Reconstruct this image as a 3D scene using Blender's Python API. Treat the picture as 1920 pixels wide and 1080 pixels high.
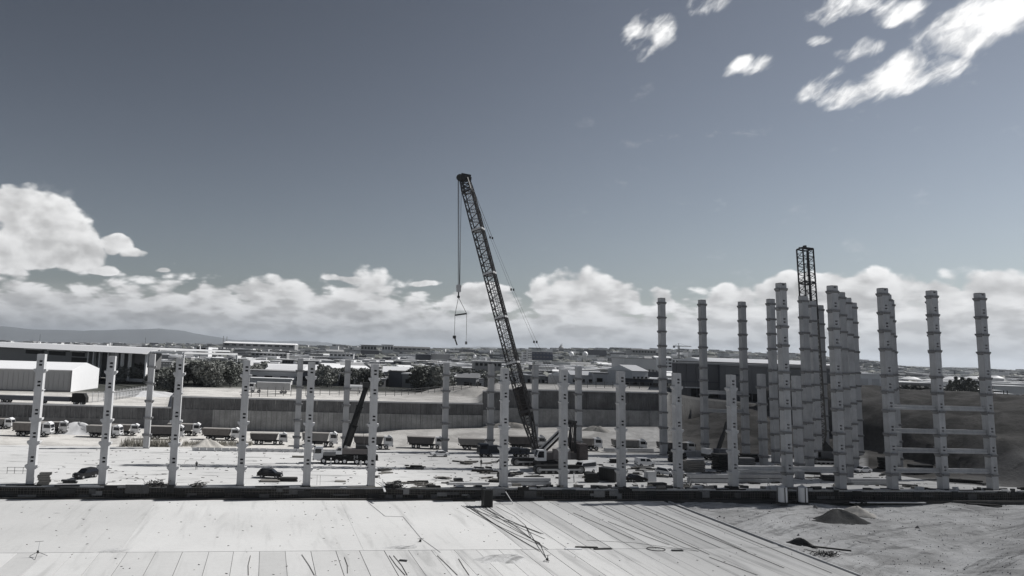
import bpy, math, random, bmesh
from mathutils import Vector, Matrix, noise as mnoise
random.seed(7)
PI = math.pi
SC = bpy.context.scene
for o in list(bpy.data.objects): bpy.data.objects.remove(o)
COL = SC.collection

# ------------------------------------------------------------------ camera
F, PITCH, ROLL, CX, CY = 1420.0, 0.1302, 0.0328, 725.5, 472.5
CAMZ = 25.0
cd = bpy.data.cameras.new('camera'); cam = bpy.data.objects.new('camera', cd); COL.objects.link(cam)
cam.matrix_world = Matrix.Translation((0, 0, CAMZ)) @ Matrix.Rotation(PI/2 + PITCH, 4, 'X') @ Matrix.Rotation(ROLL, 4, 'Z')
cd.sensor_width = 36; cd.lens = F/1920*36
cd.shift_x = (960-CX)/1920; cd.shift_y = (CY-540)/1920
cd.clip_start = 0.5; cd.clip_end = 60000
SC.camera = cam
SC.render.resolution_x = 1024; SC.render.resolution_y = 576

# ------------------------------------------------------------------ light
SUN_AZ = math.radians(17)      # counter-clockwise from +X
SUN_EL = math.radians(43)
SUN_DIR = Vector((math.cos(SUN_AZ)*math.cos(SUN_EL), math.sin(SUN_AZ)*math.cos(SUN_EL), math.sin(SUN_EL)))
sl = bpy.data.lights.new('sun', 'SUN'); sl.energy = 5.0; sl.angle = math.radians(0.5); sl.color = (1, .985, .96)
sun = bpy.data.objects.new('sun', sl); COL.objects.link(sun)
sun.rotation_euler = SUN_DIR.to_track_quat('Z', 'Y').to_euler()
SC.view_settings.view_transform = 'Standard'; SC.view_settings.look = 'None'
SC.view_settings.gamma = 1; SC.view_settings.exposure = 0.1; SC.view_settings.use_curve_mapping = False
SKY_STRENGTH = 0.088
try:
    SC.cycles.volume_bounces = 0; SC.cycles.max_bounces = 6; SC.cycles.diffuse_bounces = 3
except Exception: pass

def ray(px, py):
    X = px-CX; Y = py-CY
    a = X*math.cos(ROLL)+Y*math.sin(ROLL); b = -X*math.sin(ROLL)+Y*math.cos(ROLL)
    a /= F; u = -b/F
    return Vector((a, math.cos(PITCH)-math.sin(PITCH)*u, math.sin(PITCH)+math.cos(PITCH)*u))
def at(px, py, z=0.0, Y=None):
    r = ray(px, py)
    k = (z-CAMZ)/r.z if Y is None else Y/r.y
    return Vector((r.x*k, r.y*k, CAMZ+r.z*k))
def azel(px, py):
    r = ray(px, py).normalized()
    return math.degrees(math.atan2(r.x, r.y)), math.degrees(math.asin(r.z))
def horizon(px): return 658.5+.0328*(px-725.5)

# node expression helper
class E:
    def __init__(s, nt, sock): s.nt = nt; s.s = sock
    def _m(s, op, *a, clamp=False):
        n = s.nt.nodes.new('ShaderNodeMath'); n.operation = op; n.use_clamp = clamp
        for i, v in enumerate((s,)+a):
            if isinstance(v, E): s.nt.links.new(v.s, n.inputs[i])
            else: n.inputs[i].default_value = v
        return E(s.nt, n.outputs[0])
    def __add__(s, o): return s._m('ADD', o)
    def __sub__(s, o): return s._m('SUBTRACT', o)
    def __mul__(s, o): return s._m('MULTIPLY', o)
    def __truediv__(s, o): return s._m('DIVIDE', o)
    def max(s, o): return s._m('MAXIMUM', o)
    def min(s, o): return s._m('MINIMUM', o)
    def pow(s, o): return s._m('POWER', o)
    def abs(s): return s._m('ABSOLUTE')
    def clamp(s): return s._m('ADD', 0.0, clamp=True)
    def smooth(s, a, b):
        n = s.nt.nodes.new('ShaderNodeMapRange'); n.interpolation_type = 'SMOOTHSTEP'
        s.nt.links.new(s.s, n.inputs[0]); n.inputs[1].default_value = a; n.inputs[2].default_value = b
        return E(s.nt, n.outputs[0])
def comb(nt, x, y, z=0.0):
    n = nt.nodes.new('ShaderNodeCombineXYZ')
    for i, v in enumerate((x, y, z)):
        if isinstance(v, E): nt.links.new(v.s, n.inputs[i])
        else: n.inputs[i].default_value = v
    return E(nt, n.outputs[0])
def noise(nt, vec, scale, detail=6, rough=.55, dist=0.0, out=0):
    n = nt.nodes.new('ShaderNodeTexNoise'); n.noise_dimensions = '2D' if nt == W.node_tree else '3D'; n.inputs['Scale'].default_value = scale
    n.inputs['Detail'].default_value = detail; n.inputs['Roughness'].default_value = rough
    n.inputs['Distortion'].default_value = dist
    if vec is not None: nt.links.new(vec.s, n.inputs['Vector'])
    return E(nt, n.outputs[out])
def voro(nt, vec, scale, feature='SMOOTH_F1', out=0, rnd=1.0):
    n = nt.nodes.new('ShaderNodeTexVoronoi'); n.feature = feature
    if nt == W.node_tree: n.voronoi_dimensions = '2D'
    n.inputs['Scale'].default_value = scale; n.inputs['Randomness'].default_value = rnd
    if feature == 'SMOOTH_F1': n.inputs['Smoothness'].default_value = .4
    nt.links.new(vec.s, n.inputs['Vector'])
    return E(nt, n.outputs[out])
def mixc(nt, fac, a, b):
    n = nt.nodes.new('ShaderNodeMix'); n.data_type = 'RGBA'
    for k, v in ((0, fac), (6, a), (7, b)):
        if isinstance(v, E): nt.links.new(v.s, n.inputs[k])
        elif k == 0: n.inputs[k].default_value = v
        else: n.inputs[k].default_value = (*v, 1) if len(v) == 3 else v
    return E(nt, n.outputs[2])

# ------------------------------------------------------------------ world: sky and clouds
W = bpy.data.worlds.new('World'); SC.world = W; W.use_nodes = True
try: W.cycles.sampling_method = 'MANUAL'; W.cycles.sample_map_resolution = 256
except Exception: pass
nt = W.node_tree
for n in list(nt.nodes): nt.nodes.remove(n)
wo = nt.nodes.new('ShaderNodeOutputWorld'); bg = nt.nodes.new('ShaderNodeBackground'); nt.links.new(bg.outputs[0], wo.inputs[0])
sky = nt.nodes.new('ShaderNodeTexSky'); sky.sky_type = 'NISHITA'; sky.sun_disc = False
sky.sun_elevation = SUN_EL; sky.sun_rotation = PI/2 - SUN_AZ; sky.altitude = 100
sky.air_density = 1.0; sky.dust_density = .5; sky.ozone_density = 1.0
hs = nt.nodes.new('ShaderNodeHueSaturation'); hs.inputs['Saturation'].default_value = .38; nt.links.new(sky.outputs[0], hs.inputs['Color'])
def vscale(src, k):
    n = nt.nodes.new('ShaderNodeVectorMath'); n.operation = 'SCALE'; nt.links.new(src, n.inputs[0]); n.inputs['Scale'].default_value = k; return n.outputs[0]
gm = nt.nodes.new('ShaderNodeGamma'); gm.inputs['Gamma'].default_value = 1.8   # the contrasty grade of the photograph
nt.links.new(vscale(hs.outputs[0], 1/5.7), gm.inputs[0]); SKYC = vscale(gm.outputs[0], 2.65)
tc = nt.nodes.new('ShaderNodeTexCoord'); sp = nt.nodes.new('ShaderNodeSeparateXYZ'); nt.links.new(tc.outputs['Generated'], sp.inputs[0])
dx, dy, dz = (E(nt, sp.outputs[i]) for i in range(3))
az = dx._m('ARCTAN2', dy)*57.2958
el = dz._m('ARCSINE')*57.2958
P0 = comb(nt, az, el*1.45)
warp = (noise(nt, P0, .16, 3, .5)-.5)
azw = az + warp*2.4
elw = el + (noise(nt, comb(nt, az+40.0, el*1.45), .2, 3, .5)-.5)*1.6
def cloudfield(a, e):
    p = comb(nt, a*.9, e*1.3+e.min(5.0)*1.1)
    n1 = noise(nt, p, .36, 6, .5, .25)
    v1 = voro(nt, p, .62)
    v2 = voro(nt, p, 1.6)
    return (n1-.5)*1.15 + (v1-.45)*-.5 + (v2-.45)*-.16
def blob(px, py, rx, ry, w=1.0, a=None, e=None):
    """elliptic cumulus at the direction of the photograph's pixel; radii in pixels"""
    A, El = azel(px, py); ra = abs(azel(px+rx, py)[0]-A); re = abs(azel(px, py-ry)[1]-El)
    d = ((a-A)/ra).pow(2.0) if False else ((a-A)/ra)
    d = d*d; f = (e-El)/re; f = f*f
    return (d+f)*-w + w
BL = [(75, 430, 115, 78), (150, 470, 50, 45), (30, 460, 80, 50), (215, 458, 30, 16, .8), (240, 475, 22, 8, .6), (190, 500, 30, 13, .8), (300, 508, 20, 7, .7), (785, 529, 34, 9, .7), (30, 395, 70, 48), 
      (1222, 62, 52, 36, .8), (1200, 92, 32, 20, .7), (1325, 12, 38, 22, .8), (1410, 130, 45, 24, .7), (1540, 72, 34, 12, .6),
      (1690, 140, 130, 42, 1.1), (1600, 165, 95, 38, .9), (1790, 60, 120, 62, 1.1), (1900, 25, 110, 44, 1.1), (1560, 15, 80, 26, .9), (1690, 20, 60, 26, .8), (1610, 100, 60, 22, .8), (1775, 120, 60, 34, .9),(2060, -10, 150, 60, 1.), (1760,-90,160,50,1.),
      (1098, 560, 95, 62), (1040, 560, 60, 40), (1150, 570, 60, 50), (1235, 560, 22, 22, .8), (1640, 560, 115, 66), (1500, 560, 120, 42), (1380, 570, 70, 42),(1560, 545, 60, 34), (1870, 550, 95, 50), (1760, 560, 70, 36), (650, 522, 60, 9, .8), (520, 560, 110, 40, .9), (640, 575, 80, 34, .9), (60, 570, 130, 34, .9), (250, 575, 130, 30, .9), (390, 565, 80, 30, .9), (900, 570, 90, 32, .9),(2060,560,100,60)]
field = None
for b in BL:
    x = blob(*b, a=azw, e=elw) if len(b) == 5 else blob(*b, 1.0, a=azw, e=elw)
    field = x if field is None else field.max(x)
# cloud bank that lies along the whole horizon
bank = ((el*-1.0) + 4.6 + (noise(nt, comb(nt, az, 3.0), .09, 3, .5)-.5)*7.0)*.32
field = field.max(bank.min(1.2)).max(-3.0)
N0 = cloudfield(az, el)
dens = (field*.75 + N0*.95)
hi = el.smooth(9.0, 14.0)
wu = az*.82+el*.57; wv = el*.82-az*.57
wisp = noise(nt, comb(nt, wu*.34, wv*1.0+warp*2.0), .75, 5, .5, .25)
wisp2 = noise(nt, comb(nt, wu*.9, wv*1.7), 1.2, 4, .5, .4)
dens_hi = field*.95 + (wisp-.5)*3.0 + (wisp2-.5)*.7
alpha = dens.smooth(0.0, .3)*(hi*-1.0+1.0) + dens_hi.smooth(-.05, 1.15)*hi
thin = noise(nt, comb(nt, az*.6, el*1.2), .5, 7, .62).smooth(.62, .9)*((el*-1.0)+22.0).smooth(0.0, 6.0)*(az-(8.0)).smooth(0.0, 14.0)
alpha = alpha.max(thin*.25)
# lit from the upper right: slope of the density towards the sun
N1 = cloudfield(az+.55, el+.75)
lit = ((N0-N1)*1.5 + .5)
core = dens.smooth(.15, 1.1)
low = (el).smooth(0.5, 9.0)
bright = (lit.smooth(-.1, 1.05)*.42 + core*-.22 + .54)
right = az.smooth(-12.0, 34.0)
highr = el.smooth(7.0, 18.0)
bright = bright*(highr*-.75+1.0) + highr*(dens_hi.smooth(.3, 2.3)*.42 + wisp2.smooth(.3, .7)*.1 + .62) + highr*right*.04 + low*.12
bright = bright.max(.3).min(1.15)
vert = el.smooth(-1.0, 4.2)
base = mixc(nt, vert, (.55, .585, .63), (1., 1.0, 1.0))
ccol = nt.nodes.new('ShaderNodeVectorMath'); ccol.operation = 'SCALE'
nt.links.new(base.s, ccol.inputs[0]); nt.links.new((bright*(.86/SKY_STRENGTH)).s, ccol.inputs['Scale'])
hz = el.smooth(4.5, -.6)
alpha2 = alpha.max(hz*.93)
fin = mixc(nt, alpha2, E(nt, SKYC), E(nt, ccol.outputs[0]))
nt.links.new(fin.s, bg.inputs['Color']); bg.inputs['Strength'].default_value = SKY_STRENGTH

# ------------------------------------------------------------------ materials
MATS = {}
def mat(name, col, rough=.8, var=.15, scale=1.0, bump=0.0, bscale=8.0, metal=0.0, spec=.3, streak=None, coords='P', objvar=0.0):
    if name in MATS: return MATS[name]
    m = bpy.data.materials.new(name); m.use_nodes = True; t = m.node_tree
    b = t.nodes['Principled BSDF']; b.inputs['Roughness'].default_value = rough; b.inputs['Metallic'].default_value = metal
    b.inputs['Specular IOR Level'].default_value = spec
    if isinstance(col, (int, float)): col = (col, col*1.0, col*1.01)
    g = t.nodes.new('ShaderNodeNewGeometry'); P = E(t, g.outputs['Position'])
    n = noise(t, P, scale, 6, .6)
    f = ((n-.5)*2.2*var + 1.0)
    n2 = noise(t, P, scale*9, 3, .6); f = f*((n2-.5)*var*.8 + 1.0)
    if streak:
        s = t.nodes.new('ShaderNodeSeparateXYZ'); t.links.new(P.s, s.inputs[0])
        q = comb(t, E(t, s.outputs[0])*streak[0], E(t, s.outputs[1])*streak[0], E(t, s.outputs[2])*streak[1])
        f = f*((noise(t, q, 1.0, 5, .65)-.5)*streak[2] + 1.0)
    if objvar:
        oi = t.nodes.new('ShaderNodeObjectInfo'); f = f*((E(t, oi.outputs['Random'])-.5)*objvar+1.0)
    v = t.nodes.new('ShaderNodeVectorMath'); v.operation = 'SCALE'; v.inputs[0].default_value = col
    t.links.new(f.s, v.inputs['Scale']); t.links.new(v.outputs[0], b.inputs['Base Color'])
    if bump:
        bn = t.nodes.new('ShaderNodeBump'); bn.inputs['Strength'].default_value = bump; bn.inputs['Distance'].default_value = .1
        t.links.new(noise(t, P, bscale, 6, .6).s, bn.inputs['Height']); t.links.new(bn.outputs[0], b.inputs['Normal'])
    MATS[name] = m
    return m
COLC = mat('precast_concrete', (.42, .42, .425), .85, .28, .35, .2, 3, streak=(1.6, .1, .5), objvar=.24)
CORB = mat('corbel_concrete', (.47, .47, .475), .85, .12, .5)
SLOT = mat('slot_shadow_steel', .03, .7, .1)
STEEL = mat('dark_steel', .045, .5, .3, 2.0, metal=.3)
CRANEM = mat('crane_lattice_paint', (.034, .033, .034), .6, .3, .5, metal=.15)
CRANEL = mat('pale_crane_steel', .45, .5, .1)
ROPE = mat('steel_rope', .05, .6, .1)
WHITE = mat('white_paint', .74, .4, .06, .5, spec=.5)
DWHITE = mat('dusty_white_paint', .6, .55, .15, 1.0)
BLACK = mat('black_paint', (.01, .01, .011), .45, .2, 2.0, spec=.25)
RUBBER = mat('tyre_rubber', .025, .85, .2, 4.0)
RIM = mat('wheel_rim', .4, .4, .1, metal=.4)
GLASS = mat('window_glass', (.012, .013, .017), .12, .1, 1.0, spec=.45)
TIPB = mat('tipper_box_paint', (.17, .155, .145), .6, .25, 1.0, streak=(2, .4, .3))
TIPD = mat('dark_tipper_box_paint', (.085, .08, .08), .6, .3, 1.0)
MIDG = mat('mid_grey_paint', .2, .6, .1)
CWT = mat('counterweight_paint', (.085, .072, .07), .6, .25, 1.0)
NAVY = mat('dark_blue_paint', (.012, .017, .028), .5, .2)
TIMB = mat('weathered_timber', (.2, .19, .175), .8, .4, 4.0)
TIMBD = mat('dark_timber', (.03, .029, .028), .9, .4, 3.0)
REBAR = mat('reinforcing_steel', (.15, .14, .13), .8, .4, 4.0)
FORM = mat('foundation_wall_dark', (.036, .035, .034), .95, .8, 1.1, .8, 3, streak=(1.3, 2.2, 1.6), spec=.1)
PALEC = mat('pale_concrete', .5, .8, .2, .8)
RETW = mat('retaining_concrete', (.14, .14, .142), .9, .7, .25, .3, 1.5, streak=(.55, .05, .9))
RETL = mat('retaining_pale', (.27, .27, .268), .9, .6, .3, .3, 1.5, streak=(.8, .08, .6))
SHEDG = mat('grey_cladding', .32, .6, .05, .2)
SHEDD = mat('dark_grey_cladding', (.15, .15, .155), .6, .06, .2)
HALLG = mat('hall_grey_cladding', .2, .6, .05, .2)
ROOFW = mat('white_roof', .8, .5, .06, .1)
ROOFG = mat('grey_roof', .3, .6, .15, .2)
ROOFD = mat('dark_roof', .09, .7, .2, .2)
WALLP = mat('pale_wall', .6, .7, .12, .1)
WALLM = mat('mid_wall', .26, .7, .12, .1)
WALLD = mat('dark_wall', (.09, .095, .11), .6, .15, .1)
OPEN_ = mat('dark_opening', .012, .7, .1)
LEAF = [mat('leaves_dark', (.1, .105, .095), .7, .5, .5), mat('leaves_mid', (.13, .135, .122), .7, .5, .5), mat('leaves_grey', (.21, .215, .2), .7, .4, .5)]
BARK = mat('bark', .07, .9, .3, 2.0)
FENCE = mat('fence_steel', .14, .6, .1)
GRAVEL = mat('dark_gravel', (.06, .06, .06), .95, .5, 1.5, .8, 6)
RUBBLE = mat('pale_rubble', (.45, .43, .4), .9, .4, 2.0, .6, 4)
SOIL = mat('brown_soil', (.15, .146, .142), .95, .4, .7, .8, 3)
HILLS = mat('distant_hills', (.1, .11, .12), .95, .2, .0015)

def slabmat(name, col, stain, sscale, stretch=(.12, .45), smax=.5, thr=(.55, .72)):
    m = bpy.data.materials.new(name); m.use_nodes = True; t = m.node_tree; b = t.nodes['Principled BSDF']
    b.inputs['Roughness'].default_value = .85; b.inputs['Specular IOR Level'].default_value = .25
    g = t.nodes.new('ShaderNodeNewGeometry'); s = t.nodes.new('ShaderNodeSeparateXYZ'); t.links.new(g.outputs['Position'], s.inputs[0])
    X, Y = E(t, s.outputs[0]), E(t, s.outputs[1])
    u = X*.9886+Y*.1503; v = Y*.9886-X*.1503
    q = comb(t, u*stretch[0], v*stretch[1])
    n = noise(t, q, sscale, 7, .62, .6); st = n.smooth(*thr)
    big = noise(t, comb(t, u, v), .035, 4, .6)
    fine = noise(t, comb(t, u, v), 1.3, 5, .65)
    tyre = noise(t, comb(t, u*.05+v*.01, v*1.6), 1.0, 4, .7, 1.0).smooth(.6, .8)
    f = (big-.5)*.42+1.0 + (fine-.5)*.18
    c = mixc(t, (st*smax).max(tyre*.22), col, stain)
    o = t.nodes.new('ShaderNodeObjectInfo')
    f = f*((E(t, o.outputs['Random'])-.5)*.2+1.0)
    vm = t.nodes.new('ShaderNodeVectorMath'); vm.operation = 'SCALE'
    t.links.new(c.s, vm.inputs[0]); t.links.new(f.s, vm.inputs['Scale']); t.links.new(vm.outputs[0], b.inputs['Base Color'])
    bn = t.nodes.new('ShaderNodeBump'); bn.inputs['Strength'].default_value = .25; bn.inputs['Distance'].default_value = .04
    t.links.new(fine.s, bn.inputs['Height']); t.links.new(bn.outputs[0], b.inputs['Normal'])
    MATS[name] = m; return m
NEARM = slabmat('near_slab_concrete', (.53, .528, .522), (.38, .38, .375), 1.0, (.5, .05), .65, (.5, .74))
NEARR = slabmat('near_strip_concrete', (.53, .528, .522), (.24, .24, .24), 1.0, (.42, .035), .5, (.5, .68))
SITEM = slabmat('site_slab_concrete', (.62, .617, .61), (.2, .2, .2), 1.0, (.11, .42), .7, (.535, .7))

def terrainmat():
    m = bpy.data.materials.new('terrain'); m.use_nodes = True; t = m.node_tree; b = t.nodes['Principled BSDF']
    b.inputs['Roughness'].default_value = .95; b.inputs['Specular IOR Level'].default_value = .1
    g = t.nodes.new('ShaderNodeNewGeometry'); s = t.nodes.new('ShaderNodeSeparateXYZ'); t.links.new(g.outputs['Position'], s.inputs[0])
    P = E(t, g.outputs['Position']); X, Y = E(t, s.outputs[0]), E(t, s.outputs[1])
    at_ = t.nodes.new('ShaderNodeAttribute'); at_.attribute_name = 'zone'; zc = t.nodes.new('ShaderNodeSeparateColor'); t.links.new(at_.outputs['Color'], zc.inputs[0])
    zr, zg, zb = (E(t, zc.outputs[i]) for i in range(3))   # r: pale yard, g: dirt, b: embankment ; none: countryside
    n1 = noise(t, P, .12, 8, .65, .5); n2 = noise(t, P, .9, 6, .7)
    u = X*.82-Y*.57; v = Y*.82+X*.57
    rx_ = X-150.0; ry_ = Y-20.0; rr = (rx_*rx_+ry_*ry_).pow(.5); track = noise(t, comb(t, rr*.55, rx_*.02+ry_*.02), 1.0, 6, .62, 1.1)*.6 + noise(t, comb(t, u*.16, v*.34), 1.0, 7, .7, 1.2)*.4
    yard = mixc(t, n1.smooth(.4, .68), (.64, .62, .59), (.42, .405, .385))
    yard = mixc(t, (n2.smooth(.62, .8))*.4, yard, (.2, .19, .18))
    dirt = mixc(t, n1.smooth(.35, .65), (.56, .56, .56), (.34, .338, .336))
    dirt = mixc(t, track.smooth(.5, .6)*.65, dirt, (.13, .13, .13))
    dirt = mixc(t, track.smooth(.45, .36)*.5, dirt, (.58, .58, .58))
    dirt = mixc(t, n2.smooth(.55, .75)*.35, dirt, (.1, .1, .1))
    emb = mixc(t, n1.smooth(.35, .65), (.06, .058, .055), (.13, .125, .12))
    emb = mixc(t, n2.smooth(.5, .75)*.5, emb, (.045, .045, .042))
    vor = voro(t, P, .012, 'F1', 1)
    vs = t.nodes.new('ShaderNodeSeparateColor'); t.links.new(vor.s, vs.inputs[0])
    cell = E(t, vs.outputs[0])
    fld = mixc(t, cell.smooth(.3, .8), (.06, .062, .056), (.2, .198, .19))
    fld = mixc(t, noise(t, P, .02, 8, .7).smooth(.5, .62), fld, (.05, .052, .046))
    fld = mixc(t, noise(t, P, .05, 6, .7).smooth(.6, .72)*.7, fld, (.42, .41, .39))
    c = mixc(t, zr, fld, yard); c = mixc(t, zg, c, dirt); c = mixc(t, zb, c, emb)
    t.links.new(c.s, b.inputs['Base Color'])
    bn = t.nodes.new('ShaderNodeBump'); bn.inputs['Strength'].default_value = .7; bn.inputs['Distance'].default_value = .35
    t.links.new((n2+track*.6).s, bn.inputs['Height']); t.links.new(bn.outputs[0], b.inputs['Normal'])
    return m
TERR = terrainmat()

# ------------------------------------------------------------------ mesh helpers
class MB:
    def __init__(s): s.v = []; s.f = []; s.m = []
    def add(s, vs, fs, mi=0):
        n = len(s.v); s.v += [tuple(v) for v in vs]; s.f += [tuple(i+n for i in f) for f in fs]; s.m += [mi]*len(fs)
    def box(s, c, size, rz=0.0, mi=0, taper=1.0):
        hx, hy, hz = size[0]/2, size[1]/2, size[2]/2; vs = []
        for z in (-1, 1):
            k = taper if z > 0 else 1
            for x, y in ((-1, -1), (1, -1), (1, 1), (-1, 1)):
                X, Y = x*hx*k, y*hy*k
                vs.append((c[0]+X*math.cos(rz)-Y*math.sin(rz), c[1]+X*math.sin(rz)+Y*math.cos(rz), c[2]+z*hz))
        s.add(vs, [(3, 2, 1, 0), (4, 5, 6, 7), (0, 1, 5, 4), (1, 2, 6, 5), (2, 3, 7, 6), (3, 0, 4, 7)], mi)
    def bar(s, p, q, w, h=None, mi=0):
        p, q = Vector(p), Vector(q); h = h or w; d = q-p
        if d.length < 1e-6: return
        d.normalize(); up = Vector((0, 0, 1)) if abs(d.z) < .95 else Vector((1, 0, 0))
        a = d.cross(up).normalized()*w/2; b = a.cross(d).normalized()*h/2
        vs = [p-a-b, p+a-b, p+a+b, p-a+b, q-a-b, q+a-b, q+a+b, q-a+b]
        s.add(vs, [(0, 1, 2, 3), (7, 6, 5, 4), (0, 4, 5, 1), (1, 5, 6, 2), (2, 6, 7, 3), (3, 7, 4, 0)], mi)
    def tube(s, p, q, r, n=8, mi=0, r2=None):
        p, q = Vector(p), Vector(q); d = (q-p).normalized(); up = Vector((0, 0, 1)) if abs(d.z) < .95 else Vector((1, 0, 0))
        a = d.cross(up).normalized(); b = a.cross(d); r2 = r if r2 is None else r2
        vs = [p+(a*math.cos(2*PI*i/n)+b*math.sin(2*PI*i/n))*r for i in range(n)]+[q+(a*math.cos(2*PI*i/n)+b*math.sin(2*PI*i/n))*r2 for i in range(n)]
        s.add(vs, [(i, (i+1) % n, n+(i+1) % n, n+i) for i in range(n)]+[tuple(range(n-1, -1, -1)), tuple(range(n, 2*n))], mi)
    def path(s, pts, r, n=5, mi=0):
        for a, b in zip(pts, pts[1:]): s.tube(a, b, r, n, mi)
    def prism(s, poly, z0, z1, mi=0):
        n = len(poly)
        z1s = z1 if hasattr(z1, '__len__') else [z1]*n
        vs = [(p[0], p[1], z0) for p in poly]+[(p[0], p[1], z) for p, z in zip(poly, z1s)]
        s.add(vs, [tuple(range(n-1, -1, -1)), tuple(range(n, 2*n))]+[(i, (i+1) % n, n+(i+1) % n, n+i) for i in range(n)], mi)
    def side(s, poly, y0, y1, mi=0, inset=None):
        """profile in x,z extruded along y; inset(z) narrows it"""
        n = len(poly); ins = inset or (lambda z: 0)
        vs = [(p[0], y0+ins(p[1]), p[1]) for p in poly]+[(p[0], y1-ins(p[1]), p[1]) for p in poly]
        s.add(vs, [tuple(range(n)), tuple(range(2*n-1, n-1, -1))]+[(i, n+i, n+(i+1) % n, (i+1) % n) for i in range(n)], mi)
    def mesh(s, name, mats, smooth=False):
        me = bpy.data.meshes.new(name); me.from_pydata(s.v, [], s.f); me.validate()
        mats = mats if isinstance(mats, (list, tuple)) else [mats]
        for m in mats: me.materials.append(m)
        if len(mats) > 1: me.polygons.foreach_set('material_index', s.m[:len(me.polygons)])
        bm = bmesh.new(); bm.from_mesh(me); bmesh.ops.recalc_face_normals(bm, faces=bm.faces); bm.to_mesh(me); bm.free()
        if smooth: me.polygons.foreach_set('use_smooth', [True]*len(me.polygons))
        me.update(); return me
    def build(s, name, mats, parent=None, smooth=False, loc=None, rz=None):
        return obj(name, s.mesh(name, mats, smooth), parent, loc, rz)
def obj(name, me, parent=None, loc=None, rz=None):
    o = bpy.data.objects.new(name, me); COL.objects.link(o)
    if parent: o.parent = parent
    if loc is not None: o.location = loc
    if rz is not None: o.rotation_euler.z = rz
    return o
def tag(o, label=None, cat=None, group=None, kind=None):
    if label: o['label'] = label
    if cat: o['category'] = cat
    if group: o['group'] = group
    if kind: o['kind'] = kind
    return o
def thing(name, label, cat, loc=(0, 0, 0), rz=0.0, group=None):
    o = bpy.data.objects.new(name, None); COL.objects.link(o); o.location = loc; o.rotation_euler.z = rz
    o.empty_display_size = .5
    return tag(o, label, cat, group)
def copy_tree(o, parent=None):
    c = o.copy(); COL.objects.link(c)
    if parent: c.parent = parent
    for ch in o.children: copy_tree(ch, c)
    return c
class Proto:
    """first use returns the prototype itself, later uses its copies"""
    def __init__(s, root): s.root = root; s.used = False; s.src = [root]
    def place(s, loc, rz, label, group=None, cat=None, scale=None):
        if not s.used: o = s.root; s.used = True
        else: o = copy_tree(s.root)
        o.location = loc; o.rotation_euler.z = rz; o['label'] = label
        if group: o['group'] = group
        if scale: o.scale = scale
        return o

# ------------------------------------------------------------------ grid frame of the building site
TH, RS = .1509, 12.3165
D = Vector((math.cos(TH), math.sin(TH), 0)); Pn = Vector((-math.sin(TH), math.cos(TH), 0)); O0 = Vector((-60.89, 136.697, 0))
def st(s, t, z=0.0): return O0+D*s+Pn*t+Vector((0, 0, z))
def bay(c): return 12*c+(1.63 if c >= 6 else 0)
def G(c, r): return st(bay(c), r*RS)
def inv(p): q = Vector((p[0], p[1], 0))-O0; return q.dot(D), q.dot(Pn)
ORD = ['first', 'second', 'third', 'fourth', 'fifth', 'sixth', 'seventh', 'eighth', 'ninth', 'tenth', 'eleventh', 'twelfth', 'thirteenth', 'fourteenth', 'fifteenth', 'sixteenth', 'seventeenth']
FC = [60, 193, 322, 452, 577, 697, 945, 1056, 1165, 1271, 1377, 1478, 1580, 1672, 1768, 1862]
def where(px):
    for i, x in enumerate(FC):
        if px < x: 
            return 'left of first front column' if i == 0 else 'between %s and %s front columns' % (ORD[i-1], ORD[i])
    return 'right of last front column'
SMOOTH = lambda x, a, b: (lambda t: t*t*(3-2*t))(min(1, max(0, (x-a)/(b-a))))
def interp(tab, x):
    if x <= tab[0][0]: return tab[0][1]
    for (a, va), (b, vb) in zip(tab, tab[1:]):
        if x <= b: return va+(vb-va)*(x-a)/(b-a)
    return tab[-1][1]
def hash2(x, y):
    return math.sin(x*.9+1.3*math.sin(y*.7))*.5+math.sin(y*1.1+1.7*math.sin(x*.53+2))*.5

# ------------------------------------------------------------------ terrain (one sheet, polar rows from under the camera to the horizon)
WALLPX = [(-900, 226), (0, 226), (350, 232), (600, 236), (800, 240), (930, 246), (1235, 252), (1300, 262), (1500, 262), (1620, 258), (1920, 226), (3200, 170)]   # forward distance of wall / slope top
ZTOP = [(-900, 6), (340, 6), (352, 9.3), (900, 9.3), (935, 14.0), (1235, 14.2), (1300, 12.0), (1500, 10.5), (1620, 9.2), (1920, 9), (3200, 9)]
ZFOOT = [(-900, 0), (700, 0.0), (760, 1.2), (930, 2.2), (1100, 3.2), (1235, 3.6), (1300, 6), (1380, 10.4), (3200, 9)]
SKYL = [(-900, 640), (0, 642), (100, 645), (240, 648), (345, 648), (480, 650), (600, 652), (700, 652), (820, 657), (960, 658), (1160, 658), (1300, 660), (1500, 668), (1600, 676), (1700, 691), (1920, 698), (3200, 735)]
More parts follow.
